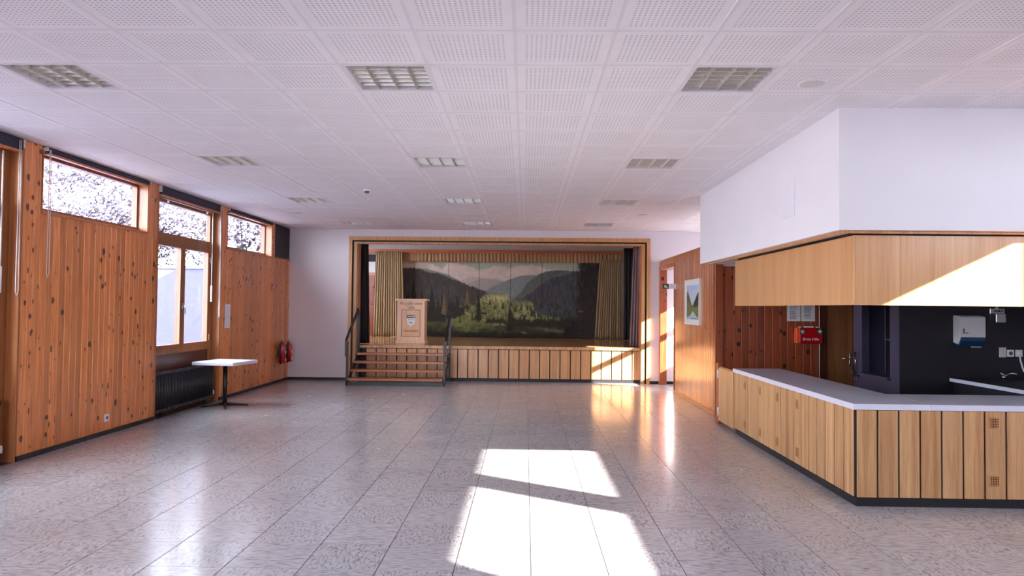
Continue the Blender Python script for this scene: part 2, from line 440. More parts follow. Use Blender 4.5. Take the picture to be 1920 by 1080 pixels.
# boards of the two panels in view, then the unseen ones
for (a, b), (s0, s1) in zip(PANELS, STR):
    if b < 7:
        B().box(XC1, XL, a, b, .055, 2.62).obj('board_panel', 'pine', wl); continue
    wood = 'pine'
    nl = 3 if b < 15 else 2
    planks(wl, 'x', XC1, a + .012, s0 - .012, nl, .055, H - .004, wood)
    planks(wl, 'x', XC1, s0 - .012, s1 + .012, round((s1 - s0) / .11), .055, 2.625, wood)
    if b < 15: planks(wl, 'x', XC1, s1 + .012, b - .012, 2, .055, H - .004, wood)
    else:
        planks(wl, 'x', XC1, s1 + .012, 14.95, 2, .055, H - .004, wood)
        planks(wl, 'x', XC1, 14.95, YB - .005, 9, .055, 2.645, wood)
        bp = B().box(XC1, XL - .004, 14.96, YB - .02, 2.665, 3.345).obj('black_infill', 'blackboard', wl)
        B().cbox(XC1, XL + .02, 14.94, YB - .005, 2.645, 2.665, .003).obj('infill_ledge', 'pine_red', wl)
    # end faces of the boarding
    for y in (a, b - .012):
        if y < 15.5: B().box(XC0, XL + .004, y, y + .012, 0, H - .004).obj('end_board', 'reveal_wood', wl)

def strip_window(name, s0, s1, label, xin, sgn, gx, z0=2.64, z1=3.32, zg0=2.71, zg1=3.275, mg=.05):
    """sgn=-1: outside is -x. gx: glass plane"""
    e = structure(empty(name, (xin, (s0 + s1) / 2, z0)), label, 'window'); o = e.location
    f = B(); t = .035
    x0, x1 = sorted((gx - t, gx + t))
    f.box(x0, x1, s0, s0 + mg, z0, z1).box(x0, x1, s1 - mg, s1, z0, z1).box(x0, x1, s0 + mg, s1 - mg, z0, zg0).box(x0, x1, s0 + mg, s1 - mg, zg1, z1)
    f.obj('window_frame', 'frame_wood', e, o)
    B().box(gx - .004, gx + .004, s0 + mg, s1 - mg, zg0, zg1).obj('pane', 'glass', e, o)
    xa, xb = sorted((xin, gx - sgn * t))
    B().box(xa, xb, s1 - .014, s1, z0 + .012, z1 - .01).box(xa, xb, s0, s0 + .014, z0 + .012, z1 - .01).box(xa, xb, s0, s1, z1 - .01, z1).obj('reveal_lining', 'reveal_wood', e, o)
    xa, xb = sorted((xin - sgn * .02, gx - sgn * t))
    B().cbox(xa, xb, s0 - .012, s1 + .012, z0 - .014, z0 + .012, .003).obj('window_sill', 'reveal_wood', e, o)
    return e
wn = 1
for (s0, s1), lab in zip(STR, ('high strip window in the pine wall beside the stage end', 'high strip window above the nearest pine boards', 'high strip window beside the camera in the pine wall', 'high strip window behind the camera in the pine wall')):
    strip_window('window_%d' % wn, s0, s1, lab, XL, -1, XL - .17); wn += 1
    portal((XL - .23, (s0 + s1) / 2, 2.98), (1, 0, 0), .62, s1 - s0)

def bay_window(name, a, b, label):
    gx = XL - .15; e = structure(empty(name, (gx, (a + b) / 2, 0)), label, 'window'); o = e.location
    x0, x1 = gx - .035, gx + .035; y0, y1 = a + .012, b - .012
    G0, G1 = a + .20, b - .27; mid = (G0 + G1) / 2 - .05
    f = B()
    f.box(x0, x1, y0, G0 - .07, 0, 3.27).box(x0, x1, G1 + .07, y1, 0, 3.27).box(x0, x1, G0 - .07, G1 + .07, 3.165, 3.27).box(x0, x1, G0 - .07, G1 + .07, 2.60, 2.715)
    f.obj('window_frame', 'frame_wood', e, o)
    B().box(x0, x0 + .03, G0 - .07, G1 + .07, 2.715, 3.165).v
    B().box(gx - .004, gx + .004, G0 - .07, G1 + .07, 2.715, 3.165).obj('pane', 'glass', e, o)
    for k, (p, q) in enumerate(((G0 - .07, mid), (mid, G1 + .07))):
        s = B(); w = .075; xs0, xs1 = gx - .03, gx + .05
        s.box(xs0, xs1, p + .003, p + w, .90, 2.60).box(xs0, xs1, q - w, q - .003, .90, 2.60).box(xs0, xs1, p + w, q - w, .90, 1.035).box(xs0, xs1, p + w, q - w, 2.525, 2.60)
        so = s.obj('sash', 'frame_wood', e, o)
        pn = B().box(gx - .004, gx + .004, p + w, q - w, 1.035, 2.525).obj('pane', 'glass', e, o)
        for z in (1.1, 2.4):
            yy = p + .012 if k == 0 else q - .012
            B().tube([(gx + .056, yy, z - .05), (gx + .056, yy, z + .05)], .008, 8).obj('hinge', 'plastic', e, o)
    B().box(gx - .03, gx + .03, G0 - .07, G1 + .07, 0, .90).obj('lower_panel', 'dark_wood', e, o)
    hz = 1.62
    h = B().cbox(gx + .05, gx + .062, mid - .018, mid + .018, hz - .05, hz + .05).tube([(gx + .06, mid, hz), (gx + .095, mid, hz), (gx + .10, mid, hz - .015), (gx + .10, mid, hz - .12)], .009, 8)
    h.obj('handle', 'chrome', e, o)
    # side linings of the recess
    B().box(gx + .035, XL + .002, a + .012, a + .03, 0, 3.27).box(gx + .035, XL + .002, b - .03, b - .012, 0, 3.27).obj('recess_lining', 'reveal_wood', e, o)
    portal((gx - .05, (a + b) / 2, 2.1), (1, 0, 0), 2.2, 1.75)
    return e
for (a, b), lab in zip(BAYS, ('tall wooden casement window above the black radiator by the small table', 'tall wooden casement window cut by the edge of the picture', 'tall wooden casement window beside the camera', 'tall wooden casement window behind the camera')):
    bay_window('window_%d' % wn, a, b, lab); wn += 1
for (a, b) in PANELS[1:]:
    pass

# ------------------------------------------------------------------ back wall with the stage opening
OX0, OX1, OZ = -3.76, 2.555, 3.04
wb = B().box(XC0, OX0, YB, YB + .25, 0, 3.55).box(OX1, 5.3, YB, YB + .25, 0, 3.55).box(OX0, OX1, YB, YB + .06, OZ, 3.55)
structure(wb.obj('wall_back', 'white'), 'white end wall around the stage opening')
structure(B().box(XL, -3.95, YB - .012, YB, 0, .06).box(2.74, 5.2, YB - .012, YB, 0, .06).obj('baseboard_back', 'kick'), 'black skirting along the white end wall', 'baseboard')
tr = structure(empty('trim_1', (-.6, YB, 0)), 'double oak frame with a black groove around the stage opening', 'frame'); o = tr.location
for nm, d0, d1, zt0, zt1, y0, y1, mt in (('outer_frame', .11, .18, 3.115, 3.20, YB - .05, YB, 'oak_trim'), ('frame_groove', .07, .11, 3.08, 3.115, YB - .012, YB, 'gap'), ('inner_frame', 0, .07, 3.04, 3.08, YB - .035, YB + .3, 'oak_trim')):
    B().box(OX0 - d1, OX0 - d0, y0, y1, 0, zt1).box(OX1 + d0, OX1 + d1, y0, y1, 0, zt1).box(OX0 - d0, OX1 + d0, y0, y1, zt0, zt1).obj(nm, mt, tr, o) if nm != 'inner_frame' else \
        B().box(OX0 - d1, OX0 - .0, y0, YB, 0, zt1).box(OX1, OX1 + d1, y0, YB, 0, zt1).box(OX0, OX1, y0, YB, OZ, zt1).obj(nm, mt, tr, o)
B().box(OX0, OX0 + .02, YB, 16.155, .79, OZ).box(OX1 - .02, OX1, YB, 16.155, .79, OZ).box(OX0 + .02, OX1 - .02, YB, YB + .06, OZ - .006, OZ).obj('reveal_lining', 'reveal_wood', tr, o)

# ------------------------------------------------------------------ stage
SZ = .785; SY = 15.975; BY = 20.62
st = B().box(OX0 + .02, OX1 - .02, SY + .03, 16.16, 0, SZ - .03).box(-5.2, 3.6, 16.16, 20.9, 0, SZ - .03).obj('stage', 'kick'); structure(st, 'raised wooden stage with an oak boarded front', 'stage')
B().box(OX0 + .02, OX1 - .02, SY, 16.16, SZ - .03, SZ).box(-5.2, 3.6, 16.16, 20.9, SZ - .03, SZ).obj('stage_floor', 'floor_wood', st)
B().cbox(OX0 + .02, OX1 - .02, SY - .045, SY, SZ - .065, SZ, .004).obj('nosing', 'oak_stage', st)
B().box(OX0 + .02, OX1 - .02, SY + .012, SY + .03, 0, SZ - .065).obj('backing', 'gap', st)
pw = .2275; k0 = -1.501 - pw * 9
n0 = 0
for k in range(0, 32):
    x = k0 + (k + .5) * pw
    if x - pw / 2 < OX0 + .02 or x + pw / 2 > OX1 + .06: continue
    key = 'stage_plank'
    if key not in _pm:
        _pm[key] = plank_mesh(pw - .022, SZ - .065 - .075 - .012, .018, .003, '-y'); _pm[key].materials.append(M['oak_stage'])
    link('plank', _pm[key], None, st, (x, SY + .012, .075))
B().box(OX0 + .02, OX1 - .02, SY - .002, SY + .012, 0, .062).obj('plinth', 'kick', st)
structure(B().box(-5.3, 3.7, 20.9, 21.0, 0, 3.55).obj('wall_stage_rear', 'screen_white'), 'white rear wall of the stage above the curtain rail')
sl = structure(B().box(-5.3, -5.2, 16.16, 16.7, 0, 3.55).box(-5.3, -5.2, 20.3, 20.9, 0, 3.55).box(-5.3, -5.2, 16.7, 20.3, 0, 1.3).box(-5.3, -5.2, 16.7, 20.3, 3.45, 3.55).obj('wall_stage_left', 'cream'), 'cream side wall of the stage behind the dark curtain')
B().box(-5.2, -4.0, 20.87, 20.9, SZ, 2.55).obj('wainscot', 'pine_red', sl)
B().box(-5.2, -4.0, 20.85, 20.9, 2.55, 2.63).obj('ledge', 'reveal_wood', sl)
B().box(-5.2, -4.0, 20.86, 20.9, 2.95, 3.15).obj('dark_band', 'blackboard', sl)
e = structure(empty('window_%d' % wn, (-5.26, 18.5, 1.3)), 'unseen side window added to light the stage', 'window'); o = e.location; wn += 1  # unseen window, added so skylight brightens the stage interior
B().box(-5.28, -5.24, 16.7, 16.76, 1.3, 3.45).box(-5.28, -5.24, 20.24, 20.3, 1.3, 3.45).box(-5.28, -5.24, 18.82, 18.88, 1.36, 3.39).box(-5.28, -5.24, 16.76, 20.24, 1.3, 1.36).box(-5.28, -5.24, 16.76, 20.24, 3.39, 3.45).obj('window_frame', 'frame_wood', e, o)
for y0, y1 in ((16.76, 18.82), (18.88, 20.24)): B().box(-5.264, -5.256, y0, y1, 1.36, 3.39).obj('pane', 'glass', e, o)
portal((-5.32, 18.5, 2.38), (1, 0, 0), 2.1, 3.5)
structure(B().box(3.6, 3.7, 16.16, 20.9, 0, 3.55).obj('wall_stage_right', 'cream'), 'side wall of the stage behind the black drape')
structure(B().box(-5.2, 3.6, 16.16, 20.9, 3.50, 3.55).obj('ceiling_stage', 'screen_white'), 'unseen white ceiling added above the stage to bounce light', 'ceiling')  # out of view, added in white to bounce light around the stage
rail = B().box(-5.2, 2.72, 20.30, 20.34, 3.17, 3.275).obj('curtain_rail', 'tread')
tag(rail, 'reddish wooden pelmet board above the painted backdrop', 'rail')
B().box(-5.2, 2.72, 20.34, 20.44, 3.255, 3.275).obj('rail_top', 'tread', rail)
for x in (-2.8, .1, 1.0):
    pass

# painted backdrop -------------------------------------------------
def vnoise(x, y, seed=0):
    r = np.random.default_rng(seed); g = r.random((64, 64))
    xi, yi = np.floor(x).astype(int), np.floor(y).astype(int); fx, fy = x - xi, y - yi
    fx, fy = fx * fx * (3 - 2 * fx), fy * fy * (3 - 2 * fy)
    a, b, c, d = g[xi % 64, yi % 64], g[(xi + 1) % 64, yi % 64], g[xi % 64, (yi + 1) % 64], g[(xi + 1) % 64, (yi + 1) % 64]
    return (a * (1 - fx) + b * fx) * (1 - fy) + (c * (1 - fx) + d * fx) * fy
def fbm(x, y, seed=0, o=4):
    s = 0; a = .5
    for k in range(o): s = s + a * vnoise(x * 2 ** k, y * 2 ** k, seed + k); a *= .5
    return s / .94
def backdrop_paint(px, py):
    """a forest valley; px, py run over the canvas in photograph-like units (757..1125, 491..636)"""
    C = lambda r, g, b: np.array([r, g, b], float)
    sh = px.shape + (3,)
    n1 = fbm(px / 14, py / 14, 1)[..., None]; n2 = fbm(px / 4, py / 4, 5)[..., None]; n3 = fbm(px / 2.2, py / 9, 9)[..., None]
    img = np.empty(sh); img[:] = C(150, 156, 140)
    img *= (.93 + .14 * n1)
    def lay(mask, col, amt=1.0, tex=.2, nn=n2):
        nonlocal img
        m = np.clip(mask, 0, 1)[..., None] * amt
        img = img * (1 - m) + col * (1 - tex + 2 * tex * nn) * m
    jag = (fbm(px / 1.6, py * 0 + 3, 21, 2) - .5)
    R = lambda pts: np.interp(px, [p[0] for p in pts], [p[1] for p in pts])
    # clouds
    ct = R([(757, 497), (775, 494), (800, 493), (815, 498), (828, 504), (840, 494), (855, 492), (868, 499), (885, 499), (897, 506), (912, 504), (925, 499), (945, 499), (955, 502), (970, 499), (995, 494), (1015, 499), (1030, 505), (1125, 505)]) + (fbm(px / 6, py / 6, 31) - .5) * 8
    lay((py - ct) / 2, C(196, 176, 166), .9, .12, n1)
    lay(np.clip((py - ct - 9) / 8, 0, 1) * (n1[..., 0] > .5), C(176, 160, 152), .5)
    lay((py - R([(757, 545), (850, 530), (885, 520), (905, 521), (930, 522), (960, 530), (1125, 545)])) / 1.5, C(160, 150, 142), .9, .05)
    lay((py - R([(757, 540), (868, 537), (890, 527), (905, 523), (925, 524), (945, 529), (970, 540), (1125, 560)])) / 1.5, C(142, 136, 130), .9, .05)
    lay((py - R([(757, 560), (905, 549), (918, 541), (935, 533), (955, 524), (975, 517), (990, 515), (1005, 515), (1020, 522), (1125, 560)])) / 1.5, C(112, 118, 118), .95, .08)
    lay((py - R([(757, 503), (800, 505), (838, 515), (856, 524), (870, 533), (882, 540), (1125, 590)])) / 1.5, C(104, 112, 96), .9, .1)
    # big right hill
    lay((py - R([(757, 620), (950, 572), (978, 548), (990, 530), (1000, 522), (1012, 513), (1025, 508), (1050, 505), (1072, 507), (1090, 507), (1125, 503)]) - jag * 3) / 1.5, C(84, 88, 84), 1, .14)
    lay((py - R([(757, 640), (960, 580), (985, 556), (1005, 543), (1022, 528), (1045, 518), (1070, 512), (1090, 506), (1105, 500), (1125, 494)]) - jag * 7) / 1.5, C(64, 64, 68), 1, .3, n3)
    # left hill
    lay((py - R([(757, 505), (775, 504), (790, 507), (805, 512), (822, 514), (840, 521), (860, 528), (878, 536), (895, 541), (910, 547), (925, 560), (1125, 700)]) - jag * 5) / 1.5, C(62, 58, 56), 1, .25, n3)
    # valley floor
    V = R([(757, 610), (800, 608), (845, 599), (852, 591), (866, 584), (882, 574), (898, 563), (905, 555), (912, 550), (930, 551), (954, 549), (958, 564), (970, 564), (985, 561), (1000, 564), (1003, 581), (1020, 588), (1045, 593), (1070, 598), (1125, 606)])
    v = (py - V)
    mead = C(126, 124, 84) * (.75 + .5 * n1)
    lay(v / 7, mead, 1, .1)
    lay(np.clip(v / 6, 0, 1) * np.clip((py - 556) / 30, 0, 1) * np.clip((960 - px) / 60, 0, 1), C(98, 100, 58), .9, .25)
    lay(np.clip(v / 6, 0, 1) * np.exp(-((px - 935) / 26) ** 2 - ((py - 560) / 8) ** 2), C(190, 180, 124), .8, .15)
    lay(np.clip(v / 6, 0, 1) * np.exp(-((px - 990) / 16) ** 2 - ((py - 578 + (px - 990) * .25) / 5) ** 2), C(168, 162, 108), .8, .12)
    lay(np.clip(v / 6, 0, 1) * (n3[..., 0] > .56) * (px > 890), C(70, 72, 46), .55)
    # paths
    for pts in ([(845, 578), (870, 586), (895, 597), (915, 604)], [(900, 562), (920, 570), (934, 580), (925, 586)], [(960, 598), (985, 588), (1000, 578)]):
        d = np.abs(py - R(pts)); m = (px > pts[0][0]) & (px < max(p[0] for p in pts)); lay((d < .8) * m, C(176, 168, 118), .7)
    # near meadows and bottom dark
    lay((py - R([(757, 596), (810, 598), (840, 604), (880, 612), (930, 610), (965, 606), (1000, 602), (1040, 600), (1075, 600), (1125, 595)]) - (n2[..., 0] - .5) * 8) / 4, C(72, 73, 46), .85, .4)
    lay((py - R([(757, 606), (830, 602), (850, 606), (880, 620), (960, 609), (1000, 606), (1040, 604), (1075, 602), (1125, 600)]) - jag * 5) / 3, C(44, 44, 32), .85, .4)
    for (cx, cy, rx, ry, col) in ((860, 612, 26, 4, (98, 104, 56)), (905, 614, 30, 4, (84, 84, 54)), (880, 622, 20, 4, (84, 92, 46)), (800, 610, 18, 5, (74, 82, 40)), (1035, 620, 35, 3, (92, 86, 66)), (984, 626, 6, 2, (176, 166, 140))):
        lay(np.exp(-((px - cx) / rx) ** 2 - ((py - cy + (px - cx) * -.12) / ry) ** 2) * 1.2, C(*col), .9, .25)
    lay((py - 622 - (n1[..., 0] - .5) * 10 - np.where(px > 1060, -30, 0)) / 8, C(30, 26, 22), .9, .3)
    # right dark trees
    lay((px - R([(0, 0), (1, 1)]) * 0 - (1078 - (py - 560) * .05 + 8 * (n2[..., 0] - .5))) / 10, C(44, 38, 36), .92, .4, n3)
    # firs
    def fir(x, top, base, w, col, amt=1):
        t = (py - top) / (base - top); saw = .72 + .28 * (1 - np.mod(t * 9, 1))
        m = (t > 0) & (t < 1) & (np.abs(px - x) < w * t * saw + .5); lay(m.astype(float), col, amt, .25)
    for x, a, b, w in ((775, 528, 606, 13), (810, 540, 606, 13), (790, 545, 604, 9), (830, 553, 606, 8), (845, 560, 600, 8), (858, 556, 596, 9), (822, 562, 606, 7), (765, 552, 606, 9), (900, 570, 602, 4), (898, 548, 600, 4), (850, 566, 600, 8), (868, 568, 592, 5)): fir(x, a, b, w, C(40, 38, 34))
    for x, a, b, w in ((833, 553, 592, 5), (877, 544, 576, 6), (866, 561, 578, 4)): fir(x, a, b, w, C(112, 88, 54), .75)
    for k in range(70):
        r = np.random.default_rng(k + 100); x = r.uniform(862, 1075); y = r.uniform(572, 610)
        fir(x, y - r.uniform(5, 13), y, r.uniform(1.5, 3.2), C(46, 48, 34), .85)
    for k in range(46):
        r = np.random.default_rng(k + 300); x = 957 + k * 2.55; y = 612 + r.uniform(-3, 3)
        fir(x, y - r.uniform(9, 20), y, r.uniform(1.8, 3.4), C(40, 38, 32), .9)
    for k in range(16):
        r = np.random.default_rng(k + 500); x = 914 + k * 2.2; y = 607 + r.uniform(-1, 2); fir(x, y - r.uniform(6, 13), y, 2, C(42, 42, 32), .9)
    fir(957, 574, 622, 7, C(42, 40, 34)); fir(1105, 490, 640, 26, C(46, 40, 36), .9)
    # hut
    m = (np.abs(px - 909) < 5) & (py > 587) & (py < 591); lay(m.astype(float), C(60, 44, 36))
    lay(((px - 1090) / 5) ** 2 + ((py - 584) / 2) ** 2 < 1, C(140, 100, 50), .6)
    return np.clip(img * 1.12 + 10, 0, 255)
def painted_mesh(name, x0, x1, z0, z1, nx, nz, fn, axis='y', mat='painted'):
    u = np.linspace(0, 1, nx); w = np.linspace(0, 1, nz); U, V = np.meshgrid(u, w)
    if axis == 'y': co = np.stack([x0 + (x1 - x0) * U, 0 * U, z0 + (z1 - z0) * V], -1).reshape(-1, 3)
    else: co = np.stack([0 * U, x0 + (x1 - x0) * U, z0 + (z1 - z0) * V], -1).reshape(-1, 3)
    idx = np.arange(nx * nz).reshape(nz, nx)
    q = np.stack([idx[:-1, :-1], idx[:-1, 1:], idx[1:, 1:], idx[1:, :-1]], -1).reshape(-1, 4)
    me = bpy.data.meshes.new(name); me.from_pydata(co.tolist(), [], q.tolist()); me.update()
    c = fn(U, V) / 255.0; lin = np.where(c <= .04045, c / 12.92, ((c + .055) / 1.055) ** 2.4)
    at = me.color_attributes.new('paint', 'FLOAT_COLOR', 'POINT')
    at.data.foreach_set('color', np.concatenate([lin.reshape(-1, 3), np.ones((nx * nz, 1))], 1).ravel().astype(np.float32))
    me.materials.append(M[mat]); return me
seams = [-3.62, -3.22, -2.225, -1.345, -.438, .46, 1.351, 2.25]
PXA, PXB = 757, 1125; XA, XB = -3.511, 2.11
bd = empty('painted_backdrop', (-.7, BY, SZ)); tag(bd, 'painted stage backdrop of a forested mountain valley under clouds', 'backdrop')
for x0, x1 in zip(seams[:-1], seams[1:]):
    zlo, zhi = SZ + .01, 2.96
    fn = lambda U, V, x0=x0, x1=x1: backdrop_paint(757 + ((x0 + (x1 - x0) * U) - XA) / (XB - XA) * (PXB - PXA), 634 + (491 - 634) * V)
    ox = (x0 + x1) / 2
    p = link('canvas_panel', painted_mesh('canvas_panel', x0 + .006 - ox, x1 - .006 - ox, zlo - SZ, zhi - SZ, max(20, int((x1 - x0) * 72)), 150, fn), None, bd, (ox + .7, -.012, 0))
    B().box(x0 - ox, x1 - ox, .004, .022, zlo - SZ, zhi - SZ).obj('panel_board', 'gap', p)

# curtains -------------------------------------------------------------
def curtain(name, xt0, xt1, xb0, xb1, z0, z1, y, folds, amp, mat, label, axis_pinch=None, nz=16, seed=1, cat='curtain'):
    r = random.Random(seed); nx = folds * 8; b = B(); ph = [r.uniform(-.5, .5) for _ in range(folds + 2)]; am = [r.uniform(.6, 1.2) for _ in range(folds + 2)]
    for layer in (0, 1):
        for j in range(nz + 1):
            t = j / nz; z = z0 + (z1 - z0) * t; a0, a1 = xb0 + (xt0 - xb0) * t, xb1 + (xt1 - xb1) * t
            pl = amp * (1 - .45 * t)
            for i in range(nx + 1):
                u = i / nx; k = int(u * folds); q = u * folds * 2 * math.pi
                d = math.sin(q + .5 * math.sin(q * .37 + ph[0] * 4) + .25 * math.sin(3 * t + ph[k])) * am[k]
                b.v.append((a0 + (a1 - a0) * u + .25 * pl * math.cos(q), y + pl * d + layer * .006, z))
    n = (nx + 1) * (nz + 1)
    for layer in (0, 1):
        for j in range(nz):
            for i in range(nx):
                a = layer * n + j * (nx + 1) + i; f = (a, a + 1, a + nx + 2, a + nx + 1); b.f.append(f if layer == 0 else f[::-1])
    for i in range(nx):
        for j, fl_ in ((0, 0), (nz, 1)):
            a = j * (nx + 1) + i; b.f.append((a, a + n, a + n + 1, a + 1))
    for j in range(nz):
        for i in (0, nx):
            a = j * (nx + 1) + i; b.f.append((a, a + nx + 1, a + n + nx + 1, a + n))
    o = b.obj(name, mat, smooth=True); return tag(o, label, cat)
curtain('stage_curtain', -4.25, -3.50, -4.32, -3.40, SZ + .012, 3.20, 20.16, 13, .042, 'beige', 'long beige curtain hanging to the left of the painted backdrop', seed=3)
curtain('stage_curtain', 2.06, 2.66, 1.93, 2.66, SZ + .012, 3.02, 20.20, 11, .04, 'beige', 'long beige curtain hanging to the right of the painted backdrop', seed=5)
curtain('curtain_valance', -3.55, 2.70, -3.55, 2.70, 2.93, 3.256, 20.39, 60, .022, 'valance_cloth', 'short gathered brown valance along the top of the backdrop', seed=8, nz=5, cat='valance')
curtain('stage_curtain', -3.92, -3.655, -3.90, -3.60, SZ + .012, 3.10, 16.52, 5, .03, 'dark_cloth', 'black front curtain drawn aside at the stair end of the stage', seed=11)
curtain('stage_curtain', 2.46, 2.70, 2.37, 2.70, SZ + .012, 3.12, 16.55, 5, .035, 'plum_cloth', 'plum grey front curtain gathered at the door end of the stage', seed=13)
curtain('stage_curtain', 2.66, 3.4, 2.66, 3.4, SZ + .012, 3.30, 19.6, 9, .04, 'dark_cloth', 'black side drape behind the plum curtain', seed=17)

# lectern ------------------------------------------------------------------
LY = 16.95; le = empty('lectern', (-2.715, LY + .22, SZ)); tag(le, 'pale maple lectern with a painted shield standing on the stage', 'lectern')
def LP(name, mat, *boxes):
    b = B()
    for q in boxes: b.cbox(*q, .003)
    return b.obj(name, mat, le)
fy = -.22
LP('body', 'lectern', (-.325, .325, fy + .012, .22, .05, 1.0))
LP('front_frame', 'lectern', (-.325, -.225, fy, fy + .012, .06, 1.0), (.225, .325, fy, fy + .012, .06, 1.0), (-.225, .225, fy, fy + .012, .06, .15), (-.225, .225, fy, fy + .012, .79, 1.0))
LP('inset_panel', 'lectern_dark', (-.222, .222, fy + .006, fy + .0125, .152, .788))
LP('inset_moulding', 'text_brown', (-.225, -.214, fy + .002, fy + .008, .15, .79), (.214, .225, fy + .002, fy + .008, .15, .79), (-.214, .214, fy + .002, fy + .008, .15, .158), (-.214, .214, fy + .002, fy + .008, .78, .79))
LP('base', 'lectern', (-.345, .345, fy - .015, .235, 0, .06))
LP('top', 'lectern', (-.375, .375, fy - .035, .25, 1.0, 1.045))
sh = [(-.1, .655), (.1, .655), (.1, .50), (.085, .455), (.05, .42), (0, .4), (-.05, .42), (-.085, .455), (-.1, .50)]
s1 = B().prism(sh, 'y', fy + .001, fy + .006).obj('shield', 'plastic', le)
B().prism([(-.1, .59), (.1, .59), (.1, .657), (-.1, .657)], 'y', fy - .001, fy + .005).obj('shield_chief', 'black', s1)
B().prism([(-.08, .618), (.06, .618), (.06, .632), (-.08, .632)], 'y', fy - .003, fy - .001).prism([(.055, .608), (.085, .608), (.085, .642), (.055, .642)], 'y', fy - .003, fy - .001).obj('shield_key', 'plastic', s1)
B().prism([(-.07, .545), (-.02, .545), (-.045, .56)], 'y', fy - .001, fy + .001).prism([(.02, .545), (.075, .545), (.045, .56)], 'y', fy - .001, fy + .001).prism([(-.055, .475), (.06, .475), (.03, .488), (-.01, .498), (-.03, .488)], 'y', fy - .001, fy + .001).obj('shield_emblem', 'ink', s1)
rot = (math.pi / 2, 0, 0)
text_obj('lettering', 'Wir grüßen unsere', .105, 'text_brown', le, (0, fy - .001, .905), rot, .0015, sx=.66)
text_obj('lettering', 'Gäste', .105, 'text_brown', le, (0, fy - .001, .815), rot, .0015, sx=.72)
text_obj('lettering', 'Kaltensteinbach', .088, 'text_brown', le, (0, fy + .005, .265), rot, .0012, sx=.64)

# stairs -----------------------------------------------------------------
SX0, SX1 = -3.70, -1.675
stairs = empty('stage_stairs', ((SX0 + SX1) / 2, 15.4, 0)); tag(stairs, 'open four step stair with black steel rails leading up to the stage', 'stairs'); o = stairs.location
TR = [(.155, 14.80), (.31, 15.08), (.465, 15.36), (.625, 15.64)]
for z, y in TR: B().cbox(SX0 + .03, SX1 - .03, y, y + .27, z - .045, z, .004).obj('tread', 'tread', stairs, o)
for x in (SX0, SX1):
    s = -1 if x == SX0 else 1
    B().prism([(14.86, 0), (14.86, .07), (15.92, .66), (15.92, .56), (15.06, .06), (15.06, 0)], 'x', x - .012, x + .012).obj('stringer', 'black', stairs, o)
    B().cbox(x - .022, x + .022, 14.86, 14.90, 0, .92, .003).obj('post', 'black', stairs, o)
    B().cbox(x - .022, x + .022, 15.86, 15.90, 0, 1.56, .003).obj('post', 'black', stairs, o)
    hr = B().prism([(14.84, .60), (14.84, .93), (14.95, 1.02), (15.91, 1.60), (15.91, 1.54), (14.93, .95), (14.90, .92), (14.90, .60)], 'x', x + s * .022 - .018, x + s * .022 + .018)
    hr.obj('handrail', 'black', stairs, o)
    for z, y in TR: B().box(x - .01, x + .01, y + .02, y + .26, z - .075, z - .045).obj('tread_bracket', 'black', stairs, o)
B().box(SX0, SX1, 14.875, 14.905, 0, .07).obj('base_bar', 'black', stairs, o)

# ------------------------------------------------------------------ right partition, doorway and hall
XP = 2.96; PT = 2.70; DY0, DY1 = 14.35, 15.76
wr = structure(B().box(XP + .02, XP + .10, 11.30, DY0 - .03, 0, PT).box(XP + .02, XP + .10, DY0 - .03, YB, 2.56, PT).obj('wall_partition', 'dark_wood'), 'narrow board partition between the bar and the doorway by the stage')
planks(wr, '-x', XP + .02, 11.33, DY0 - .04, 27, .05, PT - .02, 'pine_right')
B().cbox(XP - .008, XP + .11, 11.29, YB, PT - .02, PT + .012, .003).obj('top_cap', 'reveal_wood', wr)
B().cbox(XP - .012, XP + .02, 11.33, DY0 - .04, 0, .05, .003).obj('skirting', 'reveal_wood', wr)
B().cbox(XP - .01, XP + .11, 11.22, 11.33, 0, PT, .004).obj('corner_post', 'pine_red', wr)
dr = structure(empty('door_1', (XP, (DY0 + DY1) / 2, 0)), 'open doorway with an orange brown wooden frame beside the stage', 'doorway'); o = dr.location
B().cbox(XP - .015, XP + .13, DY1, DY1 + .07, 0, 2.56, .004).obj('door_jamb', 'pine_red', dr, o)
B().cbox(XP - .02, XP + .0, DY1 + .06, YB - .005, 0, 2.58, .003).obj('door_casing', 'reveal_wood', dr, o)
B().cbox(XP - .015, XP + .13, DY0 - .035, DY0, 0, 2.56, .004).obj('door_jamb', 'pine_red', dr, o)
B().cbox(XP - .012, XP + .13, DY0, DY1, 2.50, 2.56, .004).obj('door_head', 'reveal_wood', dr, o)
B().cbox(XP - .006, XP + .02, DY0 - .03, YB - .005, 2.56, PT - .022, .003).obj('header_board', 'reveal_wood', dr, o)
# hall outer wall with its glazing
XH = 5.2
wh = B().box(XH, XH + .08, 11.35, 13.47, 0, 3.55).box(XH, XH + .08, 15.72, YB, 0, 3.55).box(XH, XH + .08, 13.47, 15.72, 0, 1.30).box(XH, XH + .08, 13.47, 15.72, 2.76, 3.55)
structure(wh.obj('wall_hall', 'white'), 'white outer wall of the entrance hall')
hw = structure(empty('window_%d' % wn, (XH + .1, 14.7, 1.3)), 'entrance hall window throwing sunlight towards the stage', 'window'); o = hw.location; wn += 1
f = B(); x0, x1 = XH + .02, XH + .08
f.box(x0, x1, 13.47, 13.55, 1.30, 2.76).box(x0, x1, 15.64, 15.72, 1.30, 2.76).box(x0, x1, 13.55, 15.64, 1.30, 1.37).box(x0, x1, 13.55, 15.64, 2.68, 2.76).box(x0, x1, 13.55, 15.64, 2.06, 2.18)
f.obj('window_frame', 'frame_wood', hw, o)
for z0, z1 in ((1.37, 2.06), (2.18, 2.68)): B().box(XH + .045, XH + .053, 13.55, 15.64, z0, z1).obj('pane', 'glass', hw, o)
